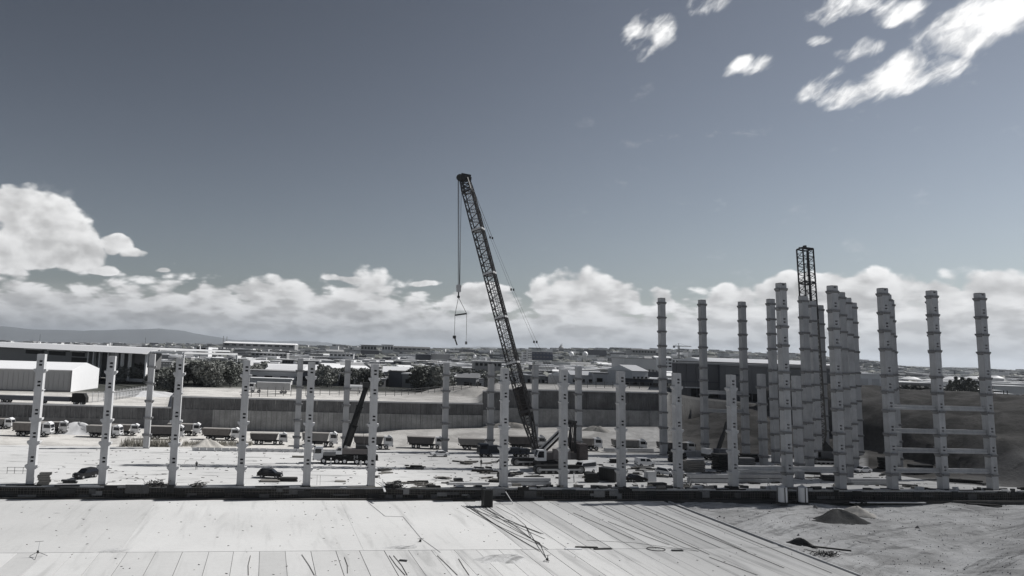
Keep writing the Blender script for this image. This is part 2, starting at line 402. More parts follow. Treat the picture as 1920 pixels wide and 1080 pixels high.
def zone_height(px, Yd):
    wy = interp(WALLPX, px); zt = interp(ZTOP, px)
    if Yd >= wy:
        zs = max(CAMZ-(interp(SKYL, px)-horizon(px))*3000/F, 0)
        z = zt+(2.0-zt)*SMOOTH(Yd, wy+45, wy+330) if px < 1250 else zt+(3.0-zt)*SMOOTH(Yd, wy+110, wy+500)
        z += (zs-z)*SMOOTH(Yd, 900, 3000)
        if Yd > 3200: z += (-20-z)*SMOOTH(Yd, 3300, 9000)
        return z
    k = Yd*(math.tan(math.atan((px-CX)/F)))
    s, t = inv((k, Yd))
    z = -2.45+2.3*SMOOTH(t, .2, 3.0)
    zf = interp(ZFOOT, px)
    if px < 1235: z += (zf+.15)*SMOOTH(Yd, wy-36, wy-3)**1.2
    else:
        y0 = interp([(1235, 222), (1400, 215), (1620, 176), (1900, 156), (3200, 90)], px)
        q_ = SMOOTH(Yd, y0, wy); st_ = q_*4; q_ = (math.floor(st_)+SMOOTH(st_ % 1, .25, .9))/4*.6+q_*.4   # worn terraces
        z += (min(zf, zt)+.1)*q_+(1.1*mnoise.fractal(Vector((k*.06, Yd*.09, 3)), .9, 2.1, 5) if q_ > 0 and Yd < wy-2 else 0)*min(1, q_*4)
    if s > 205 or (s > 120 and t < 0):     # right-hand side slope
        z += (2.0*SMOOTH(s-1.35*t, 200, 214)+4.5*SMOOTH(s-1.35*t, 216, 300))*(.25+.75*SMOOTH(-t, 2, 22)) if t < 0 else 6*SMOOTH(s+.25*t, 158, 250)*SMOOTH(t, -1, 30)+3.2*SMOOTH(s, 205, 215)
    if t > 0 and s < 205: z += .08*hash2(k*.2, Yd*.2)
    else: z += .22*hash2(k*.13, Yd*.17)+.55*mnoise.fractal(Vector((k*.09, Yd*.16, 0)), .9, 2.1, 5)
    return z
pxs = [-900+60*i for i in range(12)]+[-180+i*12 for i in range(190)]+[2100+60*i for i in range(19)]
# sharper steps of the wall top
pxs = sorted(set(pxs+[342, 350, 905, 932, 1230, 1236]))
def rows(px):
    wy = interp(WALLPX, px)
    inner = [20+(wy-20)*((i/130)**.9) for i in range(131)]
    outer = [wy*(1.0+.02*i) for i in range(1, 20)]
    k = outer[-1]
    while len(outer) < 62: k *= (26000/(wy*1.38))**(1/43); outer.append(k)
    return inner[:-1]+[wy-.02], [wy+.3]+outer
verts = []; faces = []; zone = []
for ip, px in enumerate(pxs):
    tn = (px-CX)/F
    a, b = rows(px)
    for Yd in a+b:
        z = zone_height(px, Yd); 
        verts.append((tn*Yd, Yd, z))
        s, t = inv((tn*Yd, Yd)); wy = interp(WALLPX, px)
        if Yd < wy:
            emb = SMOOTH(px, 1215, 1290)*SMOOTH(Yd, 190, 215) if px < 1620 else SMOOTH(Yd, 165, 185)
            if t < 0.5: zone.append((0, 1-.0, SMOOTH(s, 190, 240)*.6, 1))
            elif s > 200: zone.append((0, 1, max(emb, .8), 1))
            else: zone.append((1, SMOOTH(px, 1050, 1300)*.8, emb, 1))
        else:
            far = SMOOTH(Yd, wy+40, wy+75)
            if px < 1250: zone.append((1-far, 0, 0, 1))
            else: zone.append((0, (1-far)*.5, (1-far)*.5, 1))
nr = len(verts)//len(pxs)
for i in range(len(pxs)-1):
    for j in range(nr-1):
        a = i*nr+j; faces.append((a, a+nr, a+nr+1, a+1))
me = bpy.data.meshes.new('ground'); me.from_pydata(verts, [], faces); me.materials.append(TERR)
ca = me.color_attributes.new('zone', 'FLOAT_COLOR', 'POINT')
ca.data.foreach_set('color', [c for z in zone for c in z])
me.polygons.foreach_set('use_smooth', [True]*len(me.polygons)); me.update()
g = obj('ground', me); tag(g, kind='structure')

# mountains far behind the town
def hillridge(pts, Y, name, seed, depth=2500):
    mb = MB(); rnd = random.Random(seed); n = 90; R = []
    x0, x1 = pts[0][0], pts[-1][0]
    for i in range(n+1):
        px = x0+(x1-x0)*i/n; py = interp(pts, px)+rnd.uniform(-.6, .6)
        top = at(px, py, Y=Y)
        for j, (dd, k) in enumerate(((-depth, 0), (-depth*.6, .42+rnd.uniform(-.04, .04)), (-depth*.3, .75+rnd.uniform(-.05, .05)), (0, 1), (depth, .4), (depth*2, 0))):
            x = top.x*(Y+dd)/Y; z = -40+(top.z+40)*k
            R.append((x, Y+dd, z))
    fs = []
    for i in range(n):
        for j in range(5): a = i*6+j; fs.append((a, a+6, a+7, a+1))
    mb.add(R, fs); o = mb.build(name, HILLS, smooth=True); tag(o, kind='structure')
hillridge([(-900, 640), (-300, 612), (-60, 616), (0, 611), (60, 617), (150, 620), (230, 618), (300, 616), (345, 621), (400, 631), (440, 637), (520, 648)], 14000, 'hills', 1)
hillridge([(380, 640), (470, 637), (520, 640), (560, 639), (600, 641), (650, 647), (760, 654), (900, 650), (1000, 654), (1100, 665)], 19000, 'hills', 2)
hillridge([(1600, 700), (1700, 687), (1830, 689), (1960, 698), (2300, 700), (2900, 720)], 6000, 'hills', 3, 1200)

# ------------------------------------------------------------------ slabs
EDGE_T, NZ, JT, ES = -1.75, -2.0, -37.7, 117.0
mb = MB()
poly = [st(-90, EDGE_T), st(208, EDGE_T), st(214, 4), st(202, 30), st(196, 51.5), st(-120, 51.0)]
mb.prism([(p.x, p.y) for p in poly], -2.35, 0.0); o = mb.build('site_slab', SITEM); tag(o, kind='structure')
# near slab: bed and the poured strips
bed = MB(); bed.prism([(p.x, p.y) for p in (st(-90, -95), st(ES+.3, -95), st(ES, -2.9), st(-90, -2.9))], -2.44, NZ-.07)
nb = bed.build('near_slab', mat('joint_grout', .13, .9, .2)); tag(nb, kind='structure')
def strip(s0, s1, t0, t1, mm=None):
    m = MB(); m.prism([(p.x, p.y) for p in (st(s0, t0), st(s1, t0), st(s1, t1), st(s0, t1))], NZ-.068, NZ+random.uniform(-.006, .006))
    return m.build('concrete_strip', mm or NEARM, nb)
s = -88.0
while s < ES-1:
    w = min(random.choice((3.2, 3.4, 3.6)), ES-s); gp = random.choice((.05, .07, .1)); strip(s+gp/2, s+w-gp/2, -93, JT-.06, NEARR if s > 56 else None); s += w
s = 76.6
while s < ES-1:
    w = min(3.35, ES-s); gp = random.choice((.08, .14, .22)); strip(s+gp/2, s+w-gp/2, JT+.06, -3.0, NEARR); s += w
for a, b in ((-88, -40), (-40, -12), (-12, 22), (22, 54), (54, 76.6)): strip(a+.012, b-.012, JT+.06, -3.0)
# raised lip along the diagonal edge and low kerb at the foot of the foundation wall
m = MB()
for i in range(15): m.bar(st(ES+.45, -4-6*i, NZ+.02), st(ES+.45, -9.9-6*i, NZ+.02), .42, .3)
o = m.build('slab_kerb', PALEC); tag(o, kind='structure')
m = MB(); m.bar(st(ES+1.35, -3, -2.25), st(ES+1.35, -93, -2.25), .5, .25)
o = m.build('edge_drain_channel', mat('wet_dark_channel', .03, .6, .4, 1.0)); tag(o, kind='structure')

# foundation wall under the front row, with its rebar cage, ledges and planks
fw = thing('foundation_wall', 'long dark foundation wall with reinforcing bars running below the front row of columns', 'wall', st(0, EDGE_T))
def FW(name, m, mats): 
    o = m.build(name, mats); o.parent = fw; o.matrix_parent_inverse = Matrix.Translation(-st(0, EDGE_T)); return o
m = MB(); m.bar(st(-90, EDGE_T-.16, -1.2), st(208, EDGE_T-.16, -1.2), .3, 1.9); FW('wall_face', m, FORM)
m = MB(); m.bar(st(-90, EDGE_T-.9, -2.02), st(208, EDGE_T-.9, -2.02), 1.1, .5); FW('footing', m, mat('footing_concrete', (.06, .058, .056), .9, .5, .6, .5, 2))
m = MB()
x = -89.0
while x < 207:
    h = random.uniform(.0, .5); m.bar(st(x, EDGE_T-.38, -1.95), st(x+random.uniform(-.05, .05), EDGE_T-.4, -.25+h*.6), .035); x += random.uniform(.3, .7)
for z in (-1.6, -1.15, -.7, -.35): m.bar(st(-90, EDGE_T-.42, z), st(208, EDGE_T-.42, z), .04)
o = FW('rebar_cage', m, REBAR); o['kind'] = 'stuff'
rf_ = random.Random(55); x = -89.0
FP = [mat('form_panel_dark', .035, .9, .5, 2.0), mat('form_panel_mid', .09, .9, .5, 2.0), mat('form_panel_pale', .19, .9, .4, 2.0), TIMBD]
while x < 206:
    L_ = rf_.uniform(.8, 3.0); hz_ = rf_.uniform(.25, 1.5); m = MB(); m.box((0, 0, 0), (L_, .08, hz_))
    o = m.build('formwork_panel', rf_.choice((FP[0], FP[0], FP[1], FP[1], FP[2], FP[3]))); o.parent = fw; o.location = D*x+Pn*(-.36-rf_.uniform(0, .25))+Vector((0, 0, -rf_.uniform(.2, 1.9)+0)); o.rotation_euler.z = TH+rf_.uniform(-.03, .03); x += L_*rf_.uniform(.5, 1.5)
x = -88.0
caps = MB().mesh
while x < 205:
    l = random.uniform(3, 9); m = MB(); m.box((0, 0, 0), (l, random.uniform(.25, .55), random.uniform(.08, .2)))
    o = m.build('capping_piece', random.choice((PALEC, PALEC, TIMB, TIMBD))); o.parent = fw
    o.location = Vector((0, 0, .05))+D*x+Pn*random.uniform(-.1, .25); o.rotation_euler.z = TH+random.uniform(-.02, .02); x += l+random.uniform(.1, 4)

# ------------------------------------------------------------------ columns
SLV = [3.3, 7.4, 11.4, 16.3, 19.9]
def column_shaft(h, levels, w=1.3, dpt=1.45, slots=True):
    m = MB(); hx, hy = w/2, dpt/2
    holes = []
    for z in (levels if slots else []):
        for a in (.55, 1.2):
            if z+a+.3 < h: holes.append((z+a, z+a+.32))
    cuts = [0]; [cuts.extend(hh) for hh in holes]; cuts.append(h)
    xs = [-hx, -.2, .34, hx]
    n = len(cuts)
    for k in range(n-1):
        z0, z1 = cuts[k], cuts[k+1]; ishole = k % 2 == 1
        for i in range(3):
            if ishole and i == 1:
                a, b, dp = xs[1], xs[2], .45
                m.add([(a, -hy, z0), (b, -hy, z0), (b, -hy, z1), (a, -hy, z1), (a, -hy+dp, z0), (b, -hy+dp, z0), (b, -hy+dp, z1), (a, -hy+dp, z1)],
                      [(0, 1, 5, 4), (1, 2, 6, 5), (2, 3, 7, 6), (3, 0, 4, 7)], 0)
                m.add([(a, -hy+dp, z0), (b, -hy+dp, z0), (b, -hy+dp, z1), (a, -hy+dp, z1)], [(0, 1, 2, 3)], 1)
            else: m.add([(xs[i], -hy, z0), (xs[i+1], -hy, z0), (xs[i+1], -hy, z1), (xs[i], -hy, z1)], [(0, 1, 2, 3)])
    m.add([(-hx, -hy, 0), (hx, -hy, 0), (hx, hy, 0), (-hx, hy, 0), (-hx, -hy, h), (hx, -hy, h), (hx, hy, h), (-hx, hy, h)],
          [(1, 2, 6, 5), (2, 3, 7, 6), (3, 0, 4, 7), (4, 5, 6, 7)])
    # no normal recalculation problems: open shell is closed enough
    return m
def corbel_mesh(w=1.3, dpt=1.45, out=.42, h=.75, ring=False):
    m = MB(); hx = w/2; hy = dpt/2*.92
    for sg in (-1, 1):
        m.side([(sg*hx, -h), (sg*(hx+out), -h*.42), (sg*(hx+out), 0), (sg*hx, 0)], -hy, hy)
    if ring:
        for sg in (-1, 1):
            y0 = sg*dpt/2; y1 = sg*(dpt/2+.36)
            m.add([(-hx, y0, -.5), (hx, y0, -.5), (hx, y1, -.28), (-hx, y1, -.28), (-hx, y0, 0), (hx, y0, 0), (hx, y1, 0), (-hx, y1, 0)],
                  [(0, 1, 2, 3), (2, 6, 7, 3), (4, 5, 6, 7), (1, 5, 6, 2), (0, 3, 7, 4)])
    return m.mesh('corbel', mat('shade_toned_collar_concrete', (.2, .2, .203), .9, .3, .6) if ring else CORB)  # ring collars coloured darker to paint in the shade under them
def make_column(kind):
    root = thing('precast_column', 'x', 'column')
    if kind == 'short': h, lv, w, dp, ring = 22.5, SLV, 1.3, 1.45, False
    elif kind == 'back': h, lv, w, dp, ring = 22.5, [3.4, 7.4, 11.4, 15.6, 19.6], 1.35, 1.45, True
    else: h, lv, w, dp, ring = 41.8, [3.3, 7.4, 11.4, 16.3, 20.2, 23.6, 29.1, 33.0, 36.8, 40.8], 1.5, 1.5, True
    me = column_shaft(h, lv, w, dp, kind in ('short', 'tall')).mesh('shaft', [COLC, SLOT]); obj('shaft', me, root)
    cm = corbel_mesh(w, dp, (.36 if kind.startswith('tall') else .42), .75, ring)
    thinm = corbel_mesh(w, dp, .2, .35, False)
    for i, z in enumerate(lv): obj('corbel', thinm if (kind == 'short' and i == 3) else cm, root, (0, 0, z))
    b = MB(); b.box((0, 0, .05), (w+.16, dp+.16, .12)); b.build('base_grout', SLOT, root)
    if kind.startswith('tall'):
        b = MB(); b.box((0, 0, h+.05), (w-.1, dp-.1, .12)); b.build('top_plate', SLOT, root)
    return Proto(root)
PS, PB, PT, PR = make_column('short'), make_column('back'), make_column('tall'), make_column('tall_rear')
k = 0
for c in range(0, 12):
    if c == 6: continue
    PS.place(G(c, 0), TH, 'short pale precast column, %s from the left in the front row' % ORD[k], 'short columns of the front row'); k += 1
for i, c in enumerate(range(12, 17)):
    PT.place(G(c, 0), TH, 'tall precast column at the front right, %s of five from the left' % ORD[i], 'tall columns of the front row')
for i, c in enumerate((1, 4, 5, 7, 8, 9, 10)):
    PB.place(G(c, 4), TH, 'short precast column, %s from the left in the back row at the far edge of the slab' % ORD[i], 'short columns of the back row')
PB.place(G(13, 2), TH, 'short column standing left of the second crane among the tall columns, the farther of two', 'short columns among tall ones')
PB.place(G(13, 1), TH, 'short column just right of the first tall front column, the nearer of two', 'short columns among tall ones')
for r, cs in ((4, (12, 13, 14, 15, 16)), (3, (14, 15, 16)), (2, (14, 15, 16)), (1, (14, 15, 16))):
    for i, c in enumerate(cs):
        PR.place(G(c, r), TH, 'tall precast column in the %s row back from the front, %s from the left in that row' % (ORD[r], ORD[i]), 'tall columns standing behind the front row')
# beams between the tall columns
def beam_proto(L):
    m = MB(); m.side([(-.35, 0), (.35, 0), (.35, .35), (.17, .42), (.17, .95), (-.35, .95)], 0.78, L-.78)
    return m.mesh('precast_beam', COLC)
bmL = beam_proto(12.0)
LV4 = [3.35, 7.45, 11.45, 16.35]
NM = ['lowest', 'second lowest', 'second highest', 'highest']
for c in (14, 15):
    for i, z in enumerate(LV4):
        o = obj('precast_beam', bmL, None, G(c, 0)+Vector((0, 0, z)), TH-PI/2)
        tag(o, 'horizontal concrete beam, %s of four, between the %s tall front columns' % (NM[i], 'third and fourth' if c == 14 else 'fourth and fifth'), 'beam', 'beams between tall columns')
for c, tx in ((11, 'last short front column and the first tall one'), (12, 'first and second tall front columns')):
    o = obj('precast_beam', bmL, None, G(c, 0)+Vector((0, 0, 3.35)), TH-PI/2)
    tag(o, 'single low concrete beam joining the %s' % tx, 'beam', 'beams between tall columns')
for c, r, z, tx in ((13, 4, 11.4, 'behind the second tall front column'), (13, 4, 16.3, 'behind the first tall front column, upper')):
    o = obj('precast_beam', bmL, None, G(c, r)+Vector((0, 0, z)), TH-PI/2)
    tag(o, 'far concrete beam of the back row, %s' % tx, 'beam', 'beams between tall columns')
exec_later = []

# ------------------------------------------------------------------ vehicles
def wheel_mesh(r, w, rim=True):
    m = MB(); m.tube((0, -w/2, 0), (0, w/2, 0), r, 16, 0); return m.mesh('tyre', RUBBER)
def rim_mesh(r, w):
    m = MB(); m.tube((0, -w/2-.02, 0), (0, w/2+.02, 0), r*.52, 12, 0); m.tube((0, -w/2-.06, 0), (0, w/2+.06, 0), r*.18, 8, 0); return m.mesh('rim', RIM)
def add_wheels(root, xs, half, r, w):
    a, b = wheel_mesh(r, w), rim_mesh(r, w)
    for x in xs:
        for sg in (-1, 1):
            wh = obj('wheel', a, root, (x, sg*half, r)); obj('rim', b, wh)
def truck_cab(root, x0, x1, hw, zb, zt, paint, visor=True, rear=False):
    m = MB(); f = x1
    m.side([(x0, zb), (f, zb), (f, zb+(zt-zb)*.5), (f-.18, zt-.28), (f-.45, zt), (x0, zt)], -hw, hw, 0, lambda z: .06 if z > zb+1.2 else 0)
    cab = m.build('cab', paint, root)
    g = MB(); z0, z1 = zb+(zt-zb)*.53, zt-.3
    g.add([(f-.0, -hw+.16, z0), (f-.0, hw-.16, z0), (f-.17, hw-.2, z1), (f-.17, -hw+.2, z1), (f-.06, -hw+.16, z0), (f-.06, hw-.16, z0), (f-.22, hw-.2, z1), (f-.22, -hw+.2, z1)],
          [(0, 1, 2, 3), (4, 7, 6, 5), (0, 4, 5, 1), (3, 2, 6, 7), (0, 3, 7, 4), (1, 5, 6, 2)])
    for v in range(len(g.v)-8, len(g.v)): g.v[v] = (g.v[v][0]+.03, g.v[v][1], g.v[v][2])
    g.build('windscreen', GLASS, cab)
    for sg in (-1, 1):
        g = MB(); y = sg*(hw-.03)
        g.side([(x0+.35, z0), (f-.3, z0), (f-.42, z1), (x0+.35, z1)], y-.035, y+.035); g.build('side_window', GLASS, cab)
        g = MB(); g.box((f+.02, sg*(hw-.35), zb+.35), (.08, .36, .2)); g.build('headlight', PALEC, cab)
        g = MB(); g.box((f-.1, sg*(hw+.2), z0+.35), (.12, .2, .7)); g.build('mirror', BLACK, cab)
    g = MB(); g.box((f-.0, 0, zb+.1), (.25, hw*2, .42)); g.build('bumper', MIDG, cab)
    g = MB(); g.box((f+.03, 0, zb+.85), (.06, hw*1.3, .5)); g.build('grille', BLACK, cab)
    if visor:
        g = MB(); g.add([(f-.1, -hw+.1, zt-.12), (f-.1, hw-.1, zt-.12), (f-.9, hw-.2, zt+.35), (f-.9, -hw+.2, zt+.35), (f-1.1, -hw+.2, zt-.02), (f-1.1, hw-.2, zt-.02)],
              [(0, 1, 2, 3), (3, 2, 5, 4), (0, 3, 4), (1, 5, 2), (0, 4, 5, 1)]); g.build('roof_deflector', paint, cab)
    return cab
def make_dump(paint, boxm):
    root = thing('dump_truck', 'x', 'dump truck')
    add_wheels(root, (-3.2, -1.9, 1.6, 3.1), 1.05, .53, .42)
    m = MB(); m.box((0, 0, .95), (8.8, .95, .35)); m.box((-.2, .95, .75), (2.0, .5, .55)); m.box((-.2, -.95, .75), (2.0, .5, .55)); m.build('chassis', STEEL, root)
    truck_cab(root, 2.55, 4.7, 1.22, .75, 3.1, paint)
    m = MB(); pr = [(-4.75, 1.6), (-4.35, 1.25), (1.9, 1.25), (2.3, 2.75), (2.45, 3.05), (1.6, 3.0), (-4.95, 2.95)]
    m.side(pr, -1.25, 1.25); box = m.build('tipper_body', boxm, root)
    for i in range(6):
        for sg in (-1, 1):
            r = MB(); x = -4.2+i*1.15; r.bar((x, sg*1.28, 1.3), (x, sg*1.28, 2.9), .1, .1); r.build('side_rib', boxm, box)
    r = MB(); r.box((-1.2, 0, 3.0), (7.2, 2.6, .12)); r.build('load_cover', mat('box_cover', (.3, .285, .27), .8, .3, 1.5), box)
    r = MB(); r.bar((-4.85, -1.1, 1.2), (-4.85, 1.1, 1.2), .1, .25); r.build('rear_bar', STEEL, root)
    for sg in (-1, 1):
        r = MB(); r.box((-2.55, sg*1.1, 1.13), (2.6, .5, .05)); r.build('mudguard', BLACK, root)
        r = MB(); r.box((3.1, sg*1.1, 1.2), (1.1, .45, .06)); r.build('mudguard', BLACK, root)
    return Proto(root)
DT = [make_dump(WHITE, TIPB), make_dump(DWHITE, TIPD), make_dump(WHITE, mat('grey_tipper_box', (.2, .195, .19), .6, .3, 1.0))]
def ground_z(x, y): 
    px = CX+F*x/y; s, t = inv((x, y))
    if EDGE_T < t < 51 and s < 200: return 0.0
    return zone_height(px, y)
def place_px(proto, px, py, rz, label, group=None, z=0.0, scale=None):
    p = at(px, py, z); p.z = max(z, ground_z(p.x, p.y)) if z == 0 else z
    return proto.place(p, rz, label, group, scale=scale)
dumps = [  # px centre, py wheels, proto, heading offset, label
 (-6, 803, 0, .1, 'dump truck cut by the left edge of the photo, parked before the retaining wall'),
 (62, 817, 0, .0, 'dump truck with its cab hidden behind the first front column'),
 (92, 813, 1, .12, 'dusty dump truck nosing out right of the first front column, beside the pale heap'),
 (196, 819, 0, .0, 'dump truck with box just left of the second front column'),
 (226, 815, 0, .1, 'white-cabbed dump truck just right of the second front column'),
 (310, 823, 1, .0, 'dump truck parked across the third front column'),
 (345, 816, 0, .1, 'dump truck farther back, its pale cab above the third front column'),
 (415, 824, 0, -.05, 'dump truck with a bright white cab just left of the fourth front column'),
 (504, 832, 1, .0, 'dump truck with raised cab visor between the fourth and fifth front columns'),
 (600, 836, 0, .0, 'dump truck with white cab above the front end of the mobile crane'),
 (700, 841, 1, .0, 'dump truck behind the boom of the mobile crane'),
 (798, 840, 1, .0, 'dark dump truck with full view of its sloped box behind the white saloon car'),
 (892, 842, 0, .0, 'dump truck behind the dark blue low-loader'),
 (988, 842, 1, .0, 'dump truck behind the foot of the big lattice boom'),
 (1095, 843, 0, .0, 'dump truck with white cab right of the crawler crane counterweight'),
 (1180, 845, 1, .0, 'dump truck whose white cab shows right of the ninth short front column'),
 (1268, 848, 1, .0, 'shadowed dump truck behind the tenth short front column'),
]
for i_, (px, py, k, a, lb) in enumerate(dumps): place_px(DT[k if i_ % 3 else 2], px, py, TH+a-.12+((i_*37) % 11-5)*.018, lb, 'dump trucks queued before the retaining wall', scale=(1+.05*((i_*5) % 3-1), 1, 1+.07*((i_*7) % 4-1.5)))

def make_car(kind, paint):
    root = thing('parked_car', 'x', {'suv': 'car', 'sedan': 'car', 'van': 'van', 'minibus': 'minibus'}[kind])
    if kind == 'suv': L, hw, h = 4.7, .95, 1.75; prof = [(-2.35, .4), (2.3, .4), (2.35, .75), (2.25, .98), (1.2, 1.08), (.45, 1.68), (-1.7, 1.75), (-2.2, 1.15), (-2.35, .9)]; belt = 1.08; wx = (-1.4, 1.45); win = [(-1.95, 1.12), (1.05, 1.12), (.45, 1.6), (-1.65, 1.64)]; r = .38
    elif kind == 'sedan': L, hw, h = 4.5, .88, 1.45; prof = [(-2.25, .35), (2.2, .35), (2.27, .6), (2.1, .82), (1.1, .92), (.35, 1.4), (-.95, 1.45), (-1.6, 1.0), (-2.2, .95)]; belt = .95; wx = (-1.35, 1.35); win = [(-1.45, .98), (.95, .98), (.3, 1.34), (-.9, 1.38)]; r = .33
    elif kind == 'van': L, hw, h = 4.6, .93, 1.95; prof = [(-2.3, .4), (2.25, .4), (2.3, .8), (1.95, 1.1), (1.3, 1.2), (.65, 1.88), (-2.1, 1.98), (-2.28, 1.6)]; belt = 1.15; wx = (-1.45, 1.45); win = [(-.1, 1.22), (1.15, 1.22), (.65, 1.76), (-.1, 1.8)]; r = .34
    else: L, hw, h = 5.9, 1.0, 2.5; prof = [(-2.95, .45), (2.9, .45), (2.95, .9), (2.6, 1.2), (2.15, 1.35), (1.45, 2.35), (1.1, 2.5), (-2.8, 2.5), (-2.95, 2.1)]; belt = 1.35; wx = (-1.8, 1.95); win = [(-2.7, 1.4), (2.0, 1.4), (1.45, 2.12), (-2.7, 2.2)]; r = .37
    ins = lambda z: .0 if z <= belt+.05 else (z-belt)*.22
    m = MB(); m.side(prof, -hw, hw, 0, ins); body = m.build('body', paint, root)
    add_wheels(root, wx, hw-.1, r, .24)
    for sg in (-1, 1):
        g = MB(); poly = win; vs = []
        for dd in (-.02, .03): vs += [(x, sg*(hw-ins(z)+dd), z) for x, z in poly]
        n = len(poly); g.add(vs, [tuple(range(n)), tuple(range(2*n-1, n-1, -1))]+[(i, n+i, n+(i+1) % n, (i+1) % n) for i in range(n)]); g.build('side_window', GLASS, body)
        g = MB(); g.box((prof[1][0]+.02, sg*(hw-.25), .72), (.12, .34, .16)); g.build('headlight', PALEC, body)
        g = MB(); g.box((prof[0][0]-.0, sg*(hw-.2), .95), (.08, .2, .25)); g.build('tail_light', mat('tail_lamp', (.09, .03, .03), .4), body)
        if kind == 'van':
            g = MB(); x0 = -1.6; vs = []
            for dd in (-.02, .02): vs += [(x, sg*(hw-ins(z)+dd), z) for x, z in ((-1.5, 1.25), (-.35, 1.25), (-.35, 1.78), (-1.5, 1.8))]
            g.add(vs, [(0, 1, 2, 3), (7, 6, 5, 4), (0, 4, 5, 1), (1, 5, 6, 2), (2, 6, 7, 3), (3, 7, 4, 0)]); g.build('rear_side_window', GLASS, body)
    # windscreen and rear window laid on the sloping faces
    def glass(pa, pb, nm):
        (xa, za), (xb, zb) = pa, pb; g = MB(); k0, k1 = .08, .92
        A = (xa+(xb-xa)*k0, za+(zb-za)*k0); B = (xa+(xb-xa)*k1, za+(zb-za)*k1); nx, nz = (zb-za), -(xb-xa); l = math.hypot(nx, nz); nx, nz = nx/l*.03, nz/l*.03
        if nz < 0: nx, nz = -nx, -nz
        ya, yb = hw-ins(A[1])-.1, hw-ins(B[1])-.1; vs = []
        for k in (-.3, 1): vs += [(A[0]+nx*k, -ya, A[1]+nz*k), (A[0]+nx*k, ya, A[1]+nz*k), (B[0]+nx*k, yb, B[1]+nz*k), (B[0]+nx*k, -yb, B[1]+nz*k)]
        g.add(vs, [(0, 1, 2, 3), (7, 6, 5, 4), (0, 4, 5, 1), (1, 5, 6, 2), (2, 6, 7, 3), (3, 7, 4, 0)]); g.build(nm, GLASS, body)
    if kind in ('suv', 'sedan', 'van'): glass(prof[4], prof[5], 'windscreen')
    else: glass(prof[4], prof[5], 'windscreen')
    if kind in ('suv', 'sedan'): glass(prof[-2], prof[-3], 'rear_window')
    g = MB(); g.box((prof[1][0]+.03, 0, .5), (.14, hw*1.85, .22)); g.box((prof[0][0]-.03, 0, .5), (.14, hw*1.85, .22)); g.build('bumper', BLACK if paint is BLACK else MIDG, body)
    return Proto(root)
SUVB, SEDW, VANW = make_car('suv', BLACK), make_car('sedan', WHITE), make_car('van', WHITE)
place_px(SUVB, 161, 896, TH+PI+.95, 'black estate car parked on the bright slab left of the second front column')
place_px(SUVB, 506, 896, TH-.25, 'black off-road car parked between the fourth and fifth front columns')
o = place_px(SUVB, 947, 901, TH-PI/2+.05, 'black car almost hidden behind the seventh short front column')
place_px(SEDW, 824, 856, TH+PI+.03, 'white saloon car parked on the slab in front of the dump trucks')
place_px(VANW, 1210, 874, TH-.05, 'white panel van standing side-on right of the ninth short front column')
SUVW = make_car('suv', WHITE)
place_px(SUVW, 1250, 892, TH-PI/4-.25, 'white estate car parked askew, left of the tenth short front column')
place_px(SEDW, 1617, 886, TH+PI+.2, 'white car parked in the shade left of the third tall front column')
SEDB = make_car('sedan', BLACK)
place_px(SEDB, 1128, 899, TH+PI+.3, 'low black car between the white minibus and the dark container')
place_px(SEDB, 1192, 903, TH+.1, 'low black car behind the ninth short front column')
MB_ = make_car('minibus', WHITE)
place_px(MB_, 1096, 886, TH+PI+.45, 'white minibus with dark windscreen right of the crane tracks')

# dark shipping container by the ninth column, dark cabin at the wall, white tanks
def container(name, label, loc, rz, size, m0, ribs=10, cat='container'):
    t = thing(name, label, cat, loc, rz); L, Wd, H = size
    b = MB(); b.box((0, 0, H/2+.1), (L, Wd, H)); body = b.build('body', m0, t)
    for i in range(ribs):
        x = -L/2+L*(i+.5)/ribs
        for sg in (-1, 1):
            r = MB(); r.box((x, sg*(Wd/2+.03), H/2+.1), (L/ribs*.45, .06, H*.88)); r.build('rib', m0, body)
    for sx in (-1, 1):
        for sy in (-1, 1):
            r = MB(); r.box((sx*(L/2-.05), sy*(Wd/2-.05), H/2+.1), (.16, .16, H+.16)); r.build('corner_post', STEEL, t)
    r = MB(); r.box((L/2+.04, 0, H/2+.1), (.07, Wd*.9, H*.9)); d = r.build('door', m0, t)
    r = MB(); r.bar((L/2+.1, .2, .4), (L/2+.1, .2, H*.9), .05); r.bar((L/2+.1, -.2, .4), (L/2+.1, -.2, H*.9), .05); r.build('locking_bar', STEEL, d)
    return t
container('container', 'dark ribbed container standing left of the ninth short front column', at(1142, 902), TH-.8, (3.4, 2.4, 2.6), mat('container_black', .02, .5, .3, 1.0), 9)
container('site_cabin', 'small black upright cabin at the foot of the foundation wall', at(913, 950, NZ), TH, (1.6, 1.6, 2.9), mat('cabin_black', .012, .5, .3, 1.0), 4, 'cabin')
t = thing('rubble_bucket', 'white crate with bulging sides beside the white estate car, left of the tenth short column', 'crate', at(1219, 902), TH+.1)
m = MB(); m.box((0, 0, .95), (2.0, 1.6, 1.9), 0, 0, .92); m.build('body', DWHITE, t)
m = MB(); m.box((0, 0, 1.93), (2.05, 1.65, .1)); m.build('rim', PALEC, t)
